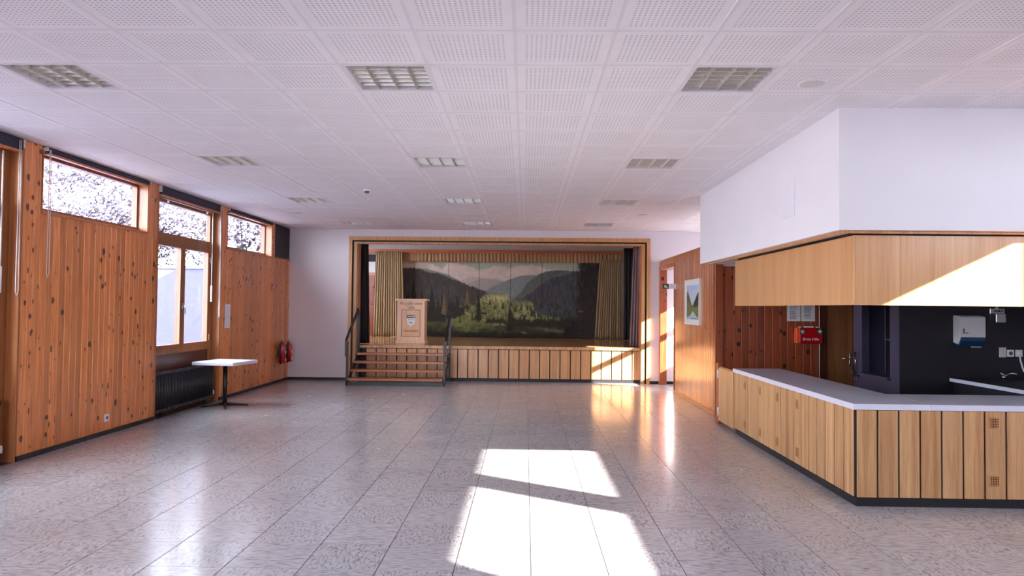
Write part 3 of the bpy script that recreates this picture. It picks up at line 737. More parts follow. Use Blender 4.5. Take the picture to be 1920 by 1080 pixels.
portal((XH + .12, 14.6, 2.03), (-1, 0, 0), 1.35, 2.1)

# ------------------------------------------------------------------ bar: back wall, soffit, canopy, counter
YK = 11.25
wk = structure(B().box(3.06, XR, YK + .02, YK + .1, 0, 3.55).obj('wall_bar_rear', 'white'), 'dark knotty board wall behind the bar')
planks(wk, '-y', YK + .02, 3.0, 4.55, 13, 0, 2.33, 'pine_red')
B().cbox(4.555, 4.685, YK - .02, YK + .02, 0, 2.1, .004).obj('door_post', 'dark_wood', wk)
d2 = structure(empty('door_2', (5.1, YK, 0)), 'plain brown door with a chrome lever behind the bar', 'door'); o = d2.location
B().cbox(4.69, 5.07, YK - .012, YK + .02, .01, 2.05, .004).obj('door_leaf', 'door_brown', d2, o)
B().cbox(5.02, 5.045, YK - .02, YK - .012, .80, 1.0, .002).obj('lock_plate', 'chrome', d2, o)
B().tube([(5.032, YK - .012, .92), (5.032, YK - .06, .92), (5.01, YK - .065, .92), (4.89, YK - .062, .92)], .01, 8).obj('door_handle', 'chrome', d2, o)
B().box(5.07, XR, YK - .012, YK + .02, 0, 2.33).obj('boarding', 'pine_red', wk)

so = structure(B().box(2.62, XR, 6.047, 10.84, 2.335, H + .01).obj('wall_soffit', 'soffit'), 'white boxed bulkhead hanging above the bar')
B().box(2.612, 2.62, 7.03, 7.39, 2.58, 2.95).obj('access_flap', 'grid', so)
B().cbox(2.68, XR, 6.10, 6.13, 2.312, 2.335, .002).cbox(2.68, 2.71, 6.13, 10.70, 2.312, 2.335, .002).obj('edge_strip', 'oak_trim', so)
ca = empty('bar_canopy', (2.8, 6.17, 1.706)); tag(ca, 'pale oak veneer canopy board wrapped around the bar opening', 'canopy'); o = ca.location
CZ0, CZ1 = 1.706, 2.303
B().cbox(2.80, 2.825, 6.19, 9.66, CZ0, CZ1, .002).obj('side_board', 'oak_canopy', ca, o)
cuts = [2.80, 3.19, 4.25, 5.2, XR]
for a, b in zip(cuts[:-1], cuts[1:]): B().cbox(a + .001, b - .001, 6.165, 6.19, CZ0, CZ1, .002).obj('front_board', 'oak_canopy', ca, o)
B().cbox(2.825, 3.45, 9.635, 9.66, CZ0, CZ1, .002).obj('end_board', 'oak_canopy', ca, o)
B().box(2.83, 2.86, 6.195, 9.63, CZ1 - .05, 2.335).box(2.83, XR, 6.195, 6.225, CZ1 - .05, 2.335).obj('shadow_gap', 'kick', ca, o)

CTZ = .866
bc = empty('bar_counter', (3.1, 6.5, 0)); tag(bc, 'bar counter faced with upright oak boards on a black plinth', 'counter'); o = bc.location
XS = 2.81; YS = 6.175
B().box(XS + .03, 3.36, YS + .03, 9.70, .05, CTZ - .05).box(3.36, XR, YS + .03, 6.82, .05, CTZ - .05).obj('carcass', 'gap', bc, o)
B().box(XS - .002, XS + .03, 6.19, 9.70, .07, CTZ - .052).box(XS + .004, XR, YS + .002, YS + .03, .07, CTZ - .052).obj('board_backing', 'gap', bc, o)
B().box(XS + .012, 3.34, YS + .014, 9.70, 0, .078).box(3.34, XR, YS + .014, 6.8, 0, .078).obj('plinth', 'kick', bc, o)
zb0, zb1 = .082, CTZ - .052
ws = (9.70 - 6.19) / 18
me_s = plank_mesh(ws - .020, zb1 - zb0, .022, .003, '-x'); me_s.materials.append(M['oak'])
wf = .1795
me_f = plank_mesh(wf - .016, zb1 - zb0, .022, .003, '-y'); me_f.materials.append(M['oak'])
def vent(parent, c, axis, w=.085, h=.1):
    """grille: frame with dark back and bars; axis is the facing direction"""
    fr, bk = B(), B(); t = .008
    def bx(b, u0, u1, z0, z1, d0, d1):
        if axis == '-y': b.box(u0, u1, -d1, -d0, z0, z1)
        else: b.box(-d1, -d0, u0, u1, z0, z1)
    bx(bk, -w / 2 + .003, w / 2 - .003, -h / 2 + .003, h / 2 - .003, 0, .0015)
    for a in (-1, 1):
        q = a * (w / 2 - t / 2); bx(fr, q - t / 2, q + t / 2, -h / 2, h / 2, 0, .004)
        q = a * (h / 2 - t / 2); bx(fr, -w / 2 + t, w / 2 - t, q - t / 2, q + t / 2, 0, .004)
    for k in range(1, 7): q = -h / 2 + h * k / 7; bx(fr, -w / 2 + t, w / 2 - t, q - .0025, q + .0025, .001, .0035)
    for k in (1, 2, 3): q = -w / 2 + w * k / 4; bx(fr, q - .0025, q + .0025, -h / 2 + t, h / 2 - t, .001, .0035)
    f_ = fr.obj('vent_grille', 'oak_trim', parent); f_.location = c
    b_ = bk.obj('vent_back', 'kick', f_)
for k in range(18):
    y = 9.70 - (k + .5) * ws
    p = link('plank', me_s, None, bc, (XS + .012 - o.x, y - o.y, zb0 - o.z))
    if k in (2, 5, 8, 11):
        for z in (.69, .20): vent(p, (-.022, 0, z - zb0), '-x')
k = 0; x = 2.812
while x + wf < XR:
    p = link('plank', me_f, None, bc, (x + wf / 2 - o.x, YS + .012 - o.y, zb0 - o.z))
    if k == 6:
        for z in (.723, .233): vent(p, (-.012, -.022, z - zb0), '-y')
    x += wf; k += 1
def top(name, poly, mat, label):
    b = B().prism(poly, 'z', CTZ - .048, CTZ); o = b.obj(name, 'laminate'); return tag(o, label, 'countertop')
t1 = top('worktop_slab', [(2.79, 6.165), (3.438, 6.165), (3.438, 9.76), (2.79, 9.72)], 'laminate', 'long white laminate counter top running back along the bar')
t2 = top('worktop_slab', [(3.441, 6.165), (XR, 6.165), (XR, 6.93), (3.441, 6.93)], 'laminate', 'white laminate counter top across the front of the bar')
for t, poly in ((t1, [(2.793, 6.168), (3.435, 6.168), (3.435, 9.757), (2.793, 9.717)]), (t2, [(3.444, 6.168), (XR - .003, 6.168), (XR - .003, 6.927), (3.444, 6.927)])):
    B().prism(poly, 'z', CTZ, CTZ + .0012).obj('worktop_surface', 'laminate_top', t)
fp = empty('counter_flap', (2.82, 10.1, 0)); tag(fp, 'narrow oak boarded swing gate hinged at the wall end of the bar', 'gate'); o = fp.location
wg = .75 / 4
B().box(XS + .012, XS + .04, 9.72, 10.475, .05, CTZ - .04).obj('gate_frame', 'oak', fp, o)
for k in range(4):
    link('plank', B().box(-.022, 0, -wg / 2 + .005, wg / 2 - .005, 0, .76).mesh('plank'), 'oak', fp, (XS + .012 - o.x, 9.72 + (k + .5) * wg - o.y, .055))
for z in (.72, .18): B().tube([(XS - .012, 10.485, z - .06), (XS - .012, 10.485, z + .06)], .012, 8).obj('hinge', 'plastic', fp, o)
B().cbox(XS - .01, XS + .06, 10.49, 10.60, 0, CTZ + .01, .003).obj('gate_post', 'pine_red', fp, o)

# dark kitchen walls
XD, YD = 4.51, 8.75
wd = structure(B().box(XD, XR, YD, YD + .015, 0, 2.335).box(XD + .1, XR, YD + .015, YD + .1, 0, 2.335).obj('wall_kitchen', 'shaded_purple'), 'purple wall inside the bar, shade put into its near black colour')
nb = B().box(XD, XD + .1, YD + .015, 8.98, 0, 2.335).box(XD, XD + .1, 9.72, 9.96, 0, 2.335).box(XD, XD + .1, 8.98, 9.72, 0, .80).box(XD, XD + .1, 8.98, 9.72, 1.98, 2.335).box(XD + .1, XD + .6, 9.86, 9.96, 0, 2.335)
wq = structure(nb.obj('wall_kitchen_side', 'purple'), 'dark purple wall with a shelf recess beside the brown door')
B().box(XD + .1, XD + .5, 8.98, 9.72, .80, 1.98).v
B().box(XD + .45, XD + .47, YD + .1, 9.86, 0, 2.335).obj('recess_back', 'shaded_purple', wq)
B().cbox(XD - .05, XD + .44, 8.96, 9.74, .80, .835, .003).obj('recess_sill', 'purple', wq)
B().cbox(XD + .12, XD + .44, 8.98, 9.34, 1.28, 1.30, .003).obj('recess_shelf', 'purple', wq)
B().cbox(XD + .12, XD + .14, 9.33, 9.36, .84, 1.98, .003).obj('recess_upright', 'shaded_purple', wq)
kw = empty('kitchen_worktop', (5.4, 7.9, 0)); tag(kw, 'black topped kitchen worktop with a pale blue edge against the dark wall', 'worktop'); o = kw.location
B().cbox(5.095, XR - .01, 6.98, YD - .01, CTZ - .045, CTZ - .004, .002).obj('worktop_edge', 'laminate', kw, o)
B().box(5.10, XR - .012, 6.985, YD - .012, CTZ - .004, CTZ).obj('worktop_surface', 'kick', kw, o)
B().box(5.14, XR - .02, 7.0, YD - .01, 0, CTZ - .045).obj('cupboard', 'shaded_purple', kw, o)

# things on the dark wall
td = empty('towel_dispenser', (5.31, YD, 1.27)); tag(td, 'white paper towel dispenser with a blue base on the dark wall', 'dispenser')
B().prism([(0, .02), (0, .345), (-.13, .335), (-.15, .32), (-.15, .09), (-.10, 0)], 'x', -.16, .13).obj('cover', 'plastic', td)
B().prism([(-.02, .018), (-.098, -.004), (-.152, .088), (-.152, .045), (-.11, -.022), (-.02, -.012)], 'x', -.155, .125).obj('blue_base', 'blue_plastic', td)
B().box(-.13, -.118, -.153, -.15, .13, .19).box(-.11, -.07, -.152, -.15, .132, .14).obj('sight_slot', 'black', td)
B().prism([(-.02, -.012), (-.08, -.02), (-.06, -.04)], 'x', 0.02, .13).obj('paper_towel', 'paper', td)
sd = empty('soap_dispenser', (5.655, YD, 1.535)); tag(sd, 'small chrome wall dispenser next to the towel dispenser', 'dispenser')
B().cbox(-.09, .085, -.04, 0, .10, .165, .004).cbox(-.03, .085, -.06, 0, 0, .10, .004).obj('dispenser_body', 'chrome', sd)
B().cbox(-.035, -.015, -.045, -.04, .125, .145, .001).cbox(.0, .03, -.045, -.04, .125, .145, .001).cbox(.045, .06, -.045, -.04, .125, .145, .001).obj('buttons', 'black', sd)
B().lathe((-.02 + .02, -.02, .165), [(.02, 0), (.02, .012), (.008, .018)], 12).obj('cap', 'plastic', sd)
sw = B().cbox(5.69, 5.775, YD - .012, YD, 1.115, 1.235, .004).obj('switch_plate', 'grey_plastic'); tag(sw, 'blank cream cover plate left of the sockets on the dark wall', 'switch plate')
for x, lab in ((5.825, 'white wall socket with nothing plugged in beside the cover plate'), (5.925, 'white wall socket with a white plug in it on the dark wall')):
    e = empty('wall_socket', (x, YD, 1.165), label=lab, cat='socket', group='white sockets on the dark kitchen wall')
    B().cbox(-.042, .042, -.012, 0, -.042, .042, .003).obj('socket_plate', 'plastic', e)
    B().tube([(0, -.012, 0), (0, -.0135, 0)], .024, 16).obj('socket_well', 'ink', e)
pc = empty('plug_cable', (5.905, YD - .03, 1.165)); tag(pc, 'white plug with its cable hanging down to the worktop', 'cable')
B().cbox(-.025, .025, -.03, .014, -.025, .025, .006).obj('plug', 'plastic', pc)
B().tube([(0, -.02, -.02), (.004, -.025, -.08), (.02, -.03, -.15), (.035, -.035, -.21), (.09, -.05, -.245), (.18, -.06, -.25)], .009, 8).obj('cord', 'plastic', pc)
ph = empty('paper_holder', (6.06, YD, 1.22)); tag(ph, 'white sloping holder on the dark wall cut by the picture edge', 'holder')
B().prism([(-.06, 0), (.06, 0), (.06, .27), (-.04, .27)], 'y', -.09, 0).obj('holder_body', 'plastic', ph)
B().cbox(-.03, .05, -.10, -.09, .02, .06, .003).obj('holder_lip', 'grey_plastic', ph)
so2 = tag(B().cbox(5.80, 5.90, 8.36, 8.42, CTZ, CTZ + .03, .006).obj('soap_bar', 'plastic'), 'small white block lying on the black worktop', 'soap')
fa = empty('faucet', (5.66, 8.62, CTZ)); tag(fa, 'low chrome mixer tap on the black worktop', 'tap')
B().tube([(0, 0, 0), (0, 0, .045)], .022, 12).obj('tap_body', 'chrome', fa)
B().tube([(0, 0, .04), (.05, -.08, .075), (.07, -.12, .07)], [.016, .013, .011], 10).obj('spout', 'chrome', fa)
B().tube([(0, 0, .05), (-.03, .03, .075)], .008, 8).obj('tap_lever', 'chrome', fa)
br = empty('wall_opener', (XD - .01, 9.86, .80)); tag(br, 'black folding metal bracket fixed to the purple wall', 'bracket')
B().cbox(-.02, .01, -.07, .06, -.03, .03, .004).obj('wall_plate', 'black', br)
B().tube([(-.03, .06, .02), (-.03, -.03, .30)], .012, 8).obj('arm', 'black', br)
B().tube([(-.04, .02, -.05), (-.04, -.06, .19), (-.04, -.045, .205), (-.04, -.02, .19), (-.04, .055, .02)], .007, 8).obj('bracket_loop', 'chrome', br)
for y, z in ((-.02, -.06), (-.08, -.06), (.05, .03)): B().tube([(-.045, y, z), (-.02, y, z)], .013, 10).obj('bolt', 'chrome', br)
for x in (4.86, 5.02): pass

# things on the rear board wall of the bar
for (x0, x1), lab in (((4.065, 4.272), 'printed notice sheet, the one further from the cable'), ((4.286, 4.495), 'printed notice sheet, the one next to the white cable')):
    e = empty('notice_sheet', ((x0 + x1) / 2, YK - .004, 1.485)); tag(e, lab, 'notice', 'two notices pinned up behind the bar')
    w = (x1 - x0) / 2
    B().box(-w, w, -.002, 0, 0, .30).obj('paper', 'paper', e)
    tb = B(); zz = .27; rr = random.Random(int(x0 * 100))
    while zz > .03:
        tb.box(-w + .04, w - .03 - rr.random() * .05, -.003, -.002, zz, zz + .006); zz -= .0125 if rr.random() > .2 else .022
    tb.obj('printed_lines', 'ink', e)
fk = empty('first_aid_kit', (4.385, YK, 1.125)); tag(fk, 'red first aid case with an orange end hung on the dark boards', 'first aid kit')
B().cbox(-.175, .18, -.13, -.004, .02, .265, .012).obj('case', 'red', fk)
B().cbox(-.215, -.172, -.125, -.01, .025, .262, .006).obj('end_strap', 'orange', fk)
B().cbox(-.08, .06, -.09, -.04, .265, .285, .006).cbox(-.17, -.13, -.09, -.05, .265, .28, .004).cbox(.10, .14, -.09, -.05, .265, .28, .004).obj('handle', 'plastic', fk)
for x, sz in ((-.13, .075), (.135, .085)):
    em = B().box(x - sz / 2, x + sz / 2, -.132, -.13, .165, .165 + sz).obj('emblem', 'green', fk)
    B().box(x - .01, x + .01, -.134, -.132, .165 + sz * .15, .165 + sz * .85).box(x - sz * .35, x + sz * .35, -.134, -.132, .165 + sz / 2 - .01, .165 + sz / 2 + .01).obj('white_cross', 'plastic', em)
text_obj('lettering', 'Erste Hilfe', .058, 'plastic', fk, (0, -.1315, .07), rot, .001)
cb = tag(B().tube([(4.555, YK - .03, .3), (4.555, YK - .03, 2.3)], .006, 8).obj('wall_cable', 'rope'), 'thin white cable running down beside the first aid case', 'cable')

# picture and exit sign on the partition
pf = empty('framed_picture', (XP, 12.72, 1.38)); tag(pf, 'framed mountain lake print hanging on the varnished boards', 'picture')
w, hh, dpt = .54, .80, .035
B().box(-dpt, 0, -w, -w + .03, 0, hh).box(-dpt, 0, w - .03, w, 0, hh).box(-dpt, 0, -w + .03, w - .03, 0, .03).box(-dpt, 0, -w + .03, w - .03, hh - .03, hh).obj('picture_frame', 'housing', pf)
B().box(-.018, -.002, -w + .03, w - .03, .03, hh - .03).obj('mat_board', 'paper', pf)
def lake(U, V):
    # U: 0 = far end seen on the left of the picture after mirroring, V up
    u = 1 - U; v = V; n = fbm(u * 14, v * 18, 77)[..., None]; n2 = fbm(u * 30, v * 34, 83)[..., None]
    img = np.zeros(U.shape + (3,)); img[:] = (196, 206, 220); img = img * (.95 + .1 * n)
    img = np.where((v > .86)[..., None], img * np.array([.9, .96, 1.05]), img)
    def lay(m, c, t=.3):
        nonlocal img
        m = np.clip(m, 0, 1)[..., None]; img = img * (1 - m) + np.array(c, float) * (1 - t + 2 * t * n2) * m
    ridge1 = np.interp(u, [0, .12, .3, .45, .55, .62, 1], [.86, .80, .6, .42, .36, .36, .36])
    ridge2 = np.interp(u, [0, .5, .6, .75, .9, 1], [.3, .34, .46, .6, .74, .80])
    lay((np.interp(u, [0, .5, .75, 1], [.3, .4, .6, .6]) - v) * 40, (120, 134, 134))
    lay((ridge2 - v) * 40, (66, 66, 56)); lay((ridge1 - v) * 40, (92, 96, 66))
    lay((np.interp(u, [0, .2, .5, .7, 1], [.46, .5, .34, .36, .40]) - v) * 40, (126, 128, 70), .4)
    lay((np.interp(u, [0, .3, .5, .62, .8, 1], [.05, .12, .24, .22, .10, .05]) - v) * 40, (176, 190, 210), .1)
    lay((np.interp(u, [0, .3, .36, 1], [0, 0, .03, .03]) - v) * 60, (54, 50, 50), .2)
    return np.clip(img, 0, 255)
pm_ = painted_mesh('print', -w + .10, w - .10, .10, hh - .10, 60, 80, lake, axis='x', mat='print')
link('print', pm_, None, pf, (-.0195, 0, 0))
ex = empty('exit_sign', (XP, 14.22, 2.05)); tag(ex, 'white emergency light with a small green exit sign by the doorway', 'exit sign')
B().cbox(-.14, 0, -.05, .05, 0, .10, .006).obj('lamp_case', 'plastic', ex)
B().cbox(-.26, -.14, -.008, .008, 0, .10, .002).obj('sign_plate', 'green', ex)
B().box(-.225, -.205, -.010, -.008, .02, .08).box(-.205, -.18, -.010, -.008, .045, .06).box(-.19, -.165, -.010, -.008, .02, .04).obj('running_figure', 'plastic', ex)

# ------------------------------------------------------------------ left side things
def radiator(y0, y1, label):
    e = empty('radiator', (XL - .035, (y0 + y1) / 2, 0)); tag(e, label, 'radiator', 'black column radiators below the casement windows')
    n = int((y1 - y0) / .046); z0, z1 = .07, .66
    col = B().tube([(0, 0, z0 + .02), (0, 0, z1 - .02)], .0112, 8).tube([(-.05, 0, z0 + .02), (-.05, 0, z1 - .02)], .0135, 8).box(-.062, .012, -.019, .019, z0, z0 + .045).box(-.062, .012, -.019, .019, z1 - .045, z1)
    me = col.mesh('column'); me.polygons.foreach_set('use_smooth', [len(p.vertices) == 4 for p in me.polygons]); me.materials.append(M['radiator'])
    L = (y1 - y0)
    for k in range(n): link('column', me, None, e, (0, -L / 2 + (k + .5) * L / n, 0))
    B().tube([(-.025, -L / 2, z0 + .022), (-.025, L / 2, z0 + .022)], .014, 8).tube([(-.025, -L / 2, z1 - .022), (-.025, L / 2, z1 - .022)], .014, 8).obj('header_pipe', 'radiator', e)
    B().box(-.04, -.01, -L / 2 + .2, -L / 2 + .23, 0, z0).box(-.04, -.01, L / 2 - .23, L / 2 - .2, 0, z0).obj('foot', 'radiator', e)
    v = B().tube([(-.02, L / 2 + .035, .03), (-.02, L / 2 + .035, .12)], .012, 8).obj('supply_pipe', 'black', e)
    B().lathe((-.02, L / 2 + .035, .12), [(.02, 0), (.024, .01), (.024, .06), (.018, .075)], 14).obj('valve', 'plastic', e)
radiator(10.24, 12.16, 'long black column radiator under the window by the table')
radiator(5.42, 7.20, 'black column radiator cut off by the picture edge')
def blind(y0, y1, h, label, chain=None, x=XL + .01):
    e = empty('roller_blind', (x, (y0 + y1) / 2, H - .008)); tag(e, label, 'blind', 'rolled up navy blinds along the ceiling')
    L = (y1 - y0) / 2
    B().cbox(-.06, .02, -L, L, -h, 0, .006).obj('rolled_fabric', 'navy', e)
    B().cbox(-.03, .024, -L + .01, L - .01, -h - .028, -h - .003, .004).obj('bottom_bar', 'tread', e)
    for s in (-1, 1): B().cbox(-.06, .03, s * (L + .006) - .006, s * (L + .006) + .006, -h * .8, 0, .003).obj('end_bracket', 'plastic', e)
    if chain is not None:
        yy, zb = chain; yy -= (y0 + y1) / 2; zb -= H - .008
        B().tube([(.028, yy, -.02), (.03, yy - .003, zb * .5), (.03, yy - .008, zb + .05), (.03, yy + .012, zb), (.03, yy + .034, zb + .05), (.03, yy + .028, zb * .5), (.028, yy + .02, -.02)], .0045, 6).obj('pull_chain', 'rope', e)
blind(7.72, 9.86, .05, 'thin navy roller blind above the nearest strip window', (7.74, 1.93))
blind(10.18, 12.20, .115, 'deep navy roller blind above the tall casement window by the table', (12.16, 1.42))
blind(5.30, 7.34, .115, 'deep navy roller blind cut by the picture edge', (7.27, 1.72))
blind(12.57, 14.74, .05, 'thin navy roller blind above the strip window closest to the stage')
rr = tag(B().tube([(XL - .03, 10.30, 3.20), (XL - .03, 12.04, 3.20)], .01, 8).obj('curtain_rod', 'rope'), 'thin white rod across the top of the casement window', 'rod')
B().tube([(XL - .03, 10.5, 3.20), (XL - .03, 10.5, 3.155)], .016, 8).obj('rod_bracket', 'plastic', rr)
B().tube([(XL - .03, 11.8, 3.20), (XL - .03, 11.8, 3.155)], .016, 8).obj('rod_bracket', 'plastic', rr)
for y, z0, z1, lab in ((12.06, 1.7, 3.2, 'long white window opener rod beside the casement window by the table'), (7.16, 1.75, 3.2, 'long white window opener rod at the picture edge')):
    e = empty('opener_rod', (XL - .05, y, z0)); tag(e, lab, 'rod')
    B().tube([(0, 0, .25), (0, 0, z1 - z0)], .008, 8).obj('rod', 'rope', e)
    B().cbox(-.012, .012, -.014, .014, 0, .27, .003).obj('grip', 'plastic', e)
sk = empty('wall_socket', (XL, 8.995, .212)); tag(sk, 'white wall socket low down on the pine boards', 'socket')
B().cbox(-.003, .012, -.046, .046, -.046, .046, .003).obj('socket_plate', 'plastic', sk)
B().tube([(.012, 0, 0), (.0135, 0, 0)], .023, 16).obj('socket_well', 'ink', sk)
tgc = empty('hanging_card', (XL + .012, 12.585, 1.24)); tag(tgc, 'white card on a string hanging from the pine boards', 'card')
B().cbox(-.006, .004, -.11, .11, 0, .42, .003).obj('card', 'paper', tgc)
B().tube([(0, -.03, .38), (0, .0, .72), (0, .05, .40)], .004, 6).obj('string', 'string', tgc)
lb = B()
for k in range(6): lb.box(.004, .005, -.07, .06, .08 + k * .045, .086 + k * .045)
lb.obj('printed_lines', 'laminate_top', tgc); B().tube([(.004, .04, .36), (.006, .04, .36)], .012, 10).obj('eyelet', 'ink', tgc)
sg = empty('fire_sign', (XL, 14.85, 1.95)); tag(sg, 'small fire extinguisher sign on the pine boards', 'sign')
B().cbox(-.002, .006, -.075, .075, 0, .15, .002).obj('sign_plate', 'red', sg)
B().box(.006, .0075, -.068, .068, .006, .012).box(.006, .0075, -.068, .068, .138, .144).box(.006, .0075, -.068, -.062, .012, .138).box(.006, .0075, .062, .068, .012, .138).box(.006, .0075, -.02, .02, .03, .085).box(.006, .0075, .0, .03, .09, .12).obj('sign_print', 'plastic', sg)
def extinguisher(y, x, z, r, h, label):
    e = empty('fire_extinguisher', (x, y, z)); tag(e, label, 'extinguisher', 'red fire extinguishers hung in the corner')
    B().lathe((0, 0, 0), [(r * .8, 0), (r, .015), (r, h - .09), (r * .85, h - .045), (r * .4, h - .01), (r * .35, h)], 20).obj('cylinder_body', 'red', e, smooth=True)
    B().tube([(0, 0, h), (0, 0, h + .05)], .018, 10).box(-.012, .012, -.05, .03, h + .05, h + .065).box(-.012, .012, -.06, .02, h + .03, h + .04).obj('valve', 'chrome', e)
    B().tube([(0, -.02, h + .03), (0, -r - .03, h), (0, -r - .045, h - .12), (0, -r - .03, h - .3), (0, -r - .02, -.02)], .014, 8).obj('hose', 'black', e)
    B().box(r - .004, r + .003, -.02, .02, h * .45, h * .6).box(r - .004, r + .003, -.025, .025, .04, .1).obj('label_print', 'paper', e)
    B().cbox(-(x - XL), -r + .01, -.03, .03, h * .3, h * .7, .003).obj('wall_bracket', 'black', e)
extinguisher(15.20, XL + .11, .42, .075, .44, 'red fire extinguisher on the board wall, the one away from the corner')
extinguisher(15.62, XL + .11, .42, .068, .42, 'red fire extinguisher hanging closest to the corner of the room')
tb = empty('bistro_table', (-4.86, 11.58, 0), math.radians(-10)); tag(tb, 'small square white table on a black pedestal near the radiator', 'table')
B().cbox(-.36, .36, -.36, .36, .69, .74, .004).obj('table_top', 'laminate', tb)
B().tube([(0, 0, .03), (0, 0, .68)], .036, 16).obj('pedestal', 'black', tb)
for k in range(4):
    a = math.radians(35 + 90 * k); c, s = math.cos(a), math.sin(a)
    B().tube([(.03 * c, .03 * s, .045), (.36 * c, .36 * s, .014)], [.028, .013], 8).obj('foot', 'black', tb)
B().cbox(-.15, .15, -.15, .15, .672, .685, .002).obj('mounting_plate', 'black', tb)

# ceiling fittings
for x, y, r, lab in ((2.135, 5.38, .105, 'round flat white ceiling speaker near the bulkhead above the bar'), (2.115, 13.01, .10, 'round flat white ceiling speaker close to the doorway by the stage'), (-4.26, 13.16, .10, 'round flat white ceiling speaker close to the window wall')):
    e = empty('ceiling_speaker', (x, y, H)); tag(e, lab, 'speaker', 'round ceiling speakers')
    B().lathe((0, 0, -.012), [(r * .9, 0), (r, .006), (r, .0125)], 28).obj('rim', 'grid', e); B().lathe((0, 0, -.016), [(r * .5, 0), (r * .82, .003), (r * .85, .006)], 28).obj('grille', 'grey_plastic', e)
sm = empty('smoke_detector', (-2.355, 10.486, H)); tag(sm, 'small white smoke detector on the ceiling', 'smoke detector')
B().lathe((0, 0, -.02), [(.05, 0), (.055, .01), (.055, .021)], 20).obj('mount', 'plastic', sm); B().lathe((0, 0, -.05), [(.02, 0), (.034, .008), (.036, .03)], 16).obj('sensor', 'ink', sm)

# ------------------------------------------------------------------ right and front walls (outside the frame)
RW = [(2.85, 4.84), (.37, 2.34)]
GW = []
b = B(); z0, z1 = 2.55, 3.40; prev = YF
for y0, y1 in GW:
    b.box(XR, XR + .13, prev, y0, 0, 3.55).box(XR, XR + .13, y0, y1, 0, .25).box(XR, XR + .13, y0, y1, 3.35, 3.55); prev = y1
for y0, y1 in sorted(RW):
    b.box(XR, XR + .13, prev, y0 - .13, 0, 3.55); b.box(XR, XR + .13, y0 - .13, y1 + .13, 0, z0).box(XR, XR + .13, y0 - .13, y1 + .13, z1, 3.55); prev = y1 + .13
b.box(XR, XR + .13, prev, YK + .1, 0, 3.55)
structure(b.obj('wall_right', 'white'), 'white wall with high strip windows opposite the pine wall')
for y0, y1 in RW:
    e = structure(empty('window_%d' % wn, (XR + .14, (y0 + y1) / 2, z0)), 'high strip window in the white wall, sunlit, number %d from the bar' % (RW.index((y0, y1)) + 1), 'window'); o = e.location; wn += 1
    x0, x1 = XR + .13, XR + .16
    B().box(x0, x1, y0 - .13, y0, z0, z1).box(x0, x1, y1, y1 + .13, z0, z1).box(x0, x1, y0, y1, z0, 2.69).box(x0, x1, y0, y1, 3.30, z1).obj('window_frame', 'frame_wood', e, o)
    B().box(XR + .142, XR + .150, y0, y1, 2.69, 3.30).obj('pane', 'glass', e, o)
    portal((XR + .18, (y0 + y1) / 2, 3.0), (-1, 0, 0), .6, y1 - y0)
for k, (y0, y1) in enumerate(GW):
    e = structure(empty('window_%d' % wn, (XR + .07, (y0 + y1) / 2, .25)), 'floor to ceiling window behind the camera, number %d from the front' % (k + 1), 'window'); o = e.location; wn += 1
    x0, x1 = XR + .05, XR + .10; m = (y0 + y1) / 2
    B().box(x0, x1, y0, y0 + .06, .25, 3.35).box(x0, x1, y1 - .06, y1, .25, 3.35).box(x0, x1, m - .04, m + .04, .31, 3.29).box(x0, x1, y0 + .06, y1 - .06, .25, .31).box(x0, x1, y0 + .06, y1 - .06, 3.29, 3.35).obj('window_frame', 'frame_wood', e, o)
    B().box(XR + .07, XR + .078, y0 + .06, m - .04, .31, 3.29).obj('pane', 'glass', e, o); B().box(XR + .07, XR + .078, m + .04, y1 - .06, .31, 3.29).obj('pane', 'glass', e, o)
    portal((XR + .15, m, 1.8), (-1, 0, 0), 3.0, y1 - y0)
b = B(); ws_ = [(-4.6, -2.0)]; prev = XC0  # unseen window opening, added to give fill light from behind
for x0, x1 in ws_: b.box(prev, x0, YF - .15, YF, 0, 3.55); b.box(x0, x1, YF - .15, YF, 0, .3).box(x0, x1, YF - .15, YF, 3.2, 3.55); prev = x1
b.box(prev, XR + .13, YF - .15, YF, 0, 3.55)
structure(b.obj('wall_front', 'white'), 'white wall behind the camera with an opening added for fill light')
for k, (x0, x1) in enumerate(ws_):
    e = structure(empty('window_%d' % wn, ((x0 + x1) / 2, YF - .08, .3)), 'unseen tall window added behind the camera for fill light, number %d from the pine wall' % (k + 1), 'window'); o = e.location; wn += 1
    m = (x0 + x1) / 2
    B().box(x0, x0 + .06, YF - .1, YF - .05, .3, 3.2).box(x1 - .06, x1, YF - .1, YF - .05, .3, 3.2).box(m - .05, m + .05, YF - .1, YF - .05, .36, 3.14).box(x0 + .06, x1 - .06, YF - .1, YF - .05, .3, .36).box(x0 + .06, x1 - .06, YF - .1, YF - .05, 3.14, 3.2).obj('window_frame', 'frame_wood', e, o)
    B().box(x0 + .06, m - .05, YF - .079, YF - .071, .36, 3.14).obj('pane', 'glass', e, o); B().box(m + .05, x1 - .06, YF - .079, YF - .071, .36, 3.14).obj('pane', 'glass', e, o)
    portal((m, YF - .14, 1.8), (0, 1, 0), x1 - x0 - .1, 2.85)

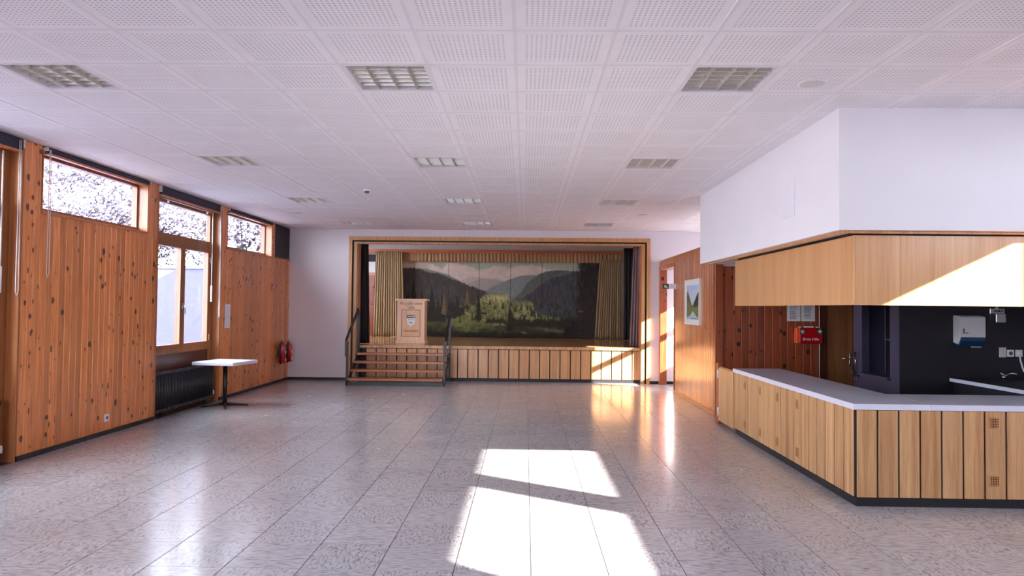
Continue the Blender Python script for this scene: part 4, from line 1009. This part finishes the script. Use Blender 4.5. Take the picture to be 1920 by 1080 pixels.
# ------------------------------------------------------------------ outside
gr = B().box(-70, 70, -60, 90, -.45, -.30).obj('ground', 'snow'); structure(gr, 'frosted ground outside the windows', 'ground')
ow = structure(B().box(-24, -5.62, 17.0, 17.25, -.3, 2.50).obj('wall_outside', 'outside_wall'), 'rendered garden wall, tinted lavender for shade, seen through the casement window')
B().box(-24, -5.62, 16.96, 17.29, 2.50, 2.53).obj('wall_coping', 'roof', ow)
def tree(x, y, h, seed, label):
    r = random.Random(seed); b = B(); leaves = B(); tips = []
    def grow(p, d, L, rad, lev):
        q = p; pts = [p]; n = 3
        for i in range(n):
            d = (d + Vector((r.uniform(-1, 1), r.uniform(-1, 1), r.uniform(-.5, .9))) * .22).normalized(); q = q + d * L / n; pts.append(q)
        b.tube(pts, [rad * (1 - .45 * i / n) for i in range(n + 1)], 6 if lev < 2 else 4 if lev < 4 else 3, cap=False)
        if lev >= 5: tips.append(q); return
        if lev >= 3: tips.extend(pts[1:])
        for k in range(3 if lev < 4 else 4):
            a = r.uniform(0, 6.28); sp = r.uniform(.45, .95)
            o = d.orthogonal().normalized(); o = Matrix.Rotation(a, 3, d) @ o
            nd = (d * math.cos(sp) + o * math.sin(sp)).normalized(); base = pts[r.choice((1, 2, 3))] if lev else pts[r.choice((2, 3))]
            grow(base, nd, L * r.uniform(.62, .85), rad * .55, lev + 1)
    grow(Vector((0, 0, 0)), Vector((0, 0, 1)), h * .34, h * .028, 0)
    e = empty('bare_tree', (x, y, -.3)); tag(e, label, 'tree', 'frosted trees outside the strip windows')
    b.obj('branches', 'bark', e)
    for t in tips:
        for k in range(34):
            c = t + Vector((r.gauss(0, .22), r.gauss(0, .22), r.gauss(0, .18))); s = r.uniform(.018, .05)
            u = Vector((r.uniform(-1, 1), r.uniform(-1, 1), r.uniform(-1, 1))).normalized(); w = u.orthogonal().normalized()
            n = len(leaves.v); leaves.v += [tuple(c + u * s), tuple(c + w * s), tuple(c - u * s), tuple(c - w * s)]; leaves.f.append((n, n + 1, n + 2, n + 3))
    me = bpy.data.meshes.new('frost_leaves'); me.from_pydata(leaves.v, [], leaves.f); me.update()
    tag(link('frost_leaves', me, 'frost', e), kind='stuff')
for x, y, h, sd, lab in ((-13.9, 20.0, 9.0, 4, 'frosted bare tree filling the left of the nearest strip window'), (-11.2, 19.0, 7.6, 33, 'frosted bare tree at the right of the nearest strip window'), (-10.0, 24.5, 9.0, 9, 'frosted bare tree in the top pane of the casement window'),
                       (-9.4, 28.0, 9.5, 14, 'frosted bare tree showing in the strip window closest to the stage'), (-19.0, 27.0, 12.0, 21, 'tall frosted bare tree standing furthest from the house'), (-15.5, 29.0, 11.0, 27, 'frosted bare tree behind the two nearest trees')):
    tree(x, y, h, sd, lab)
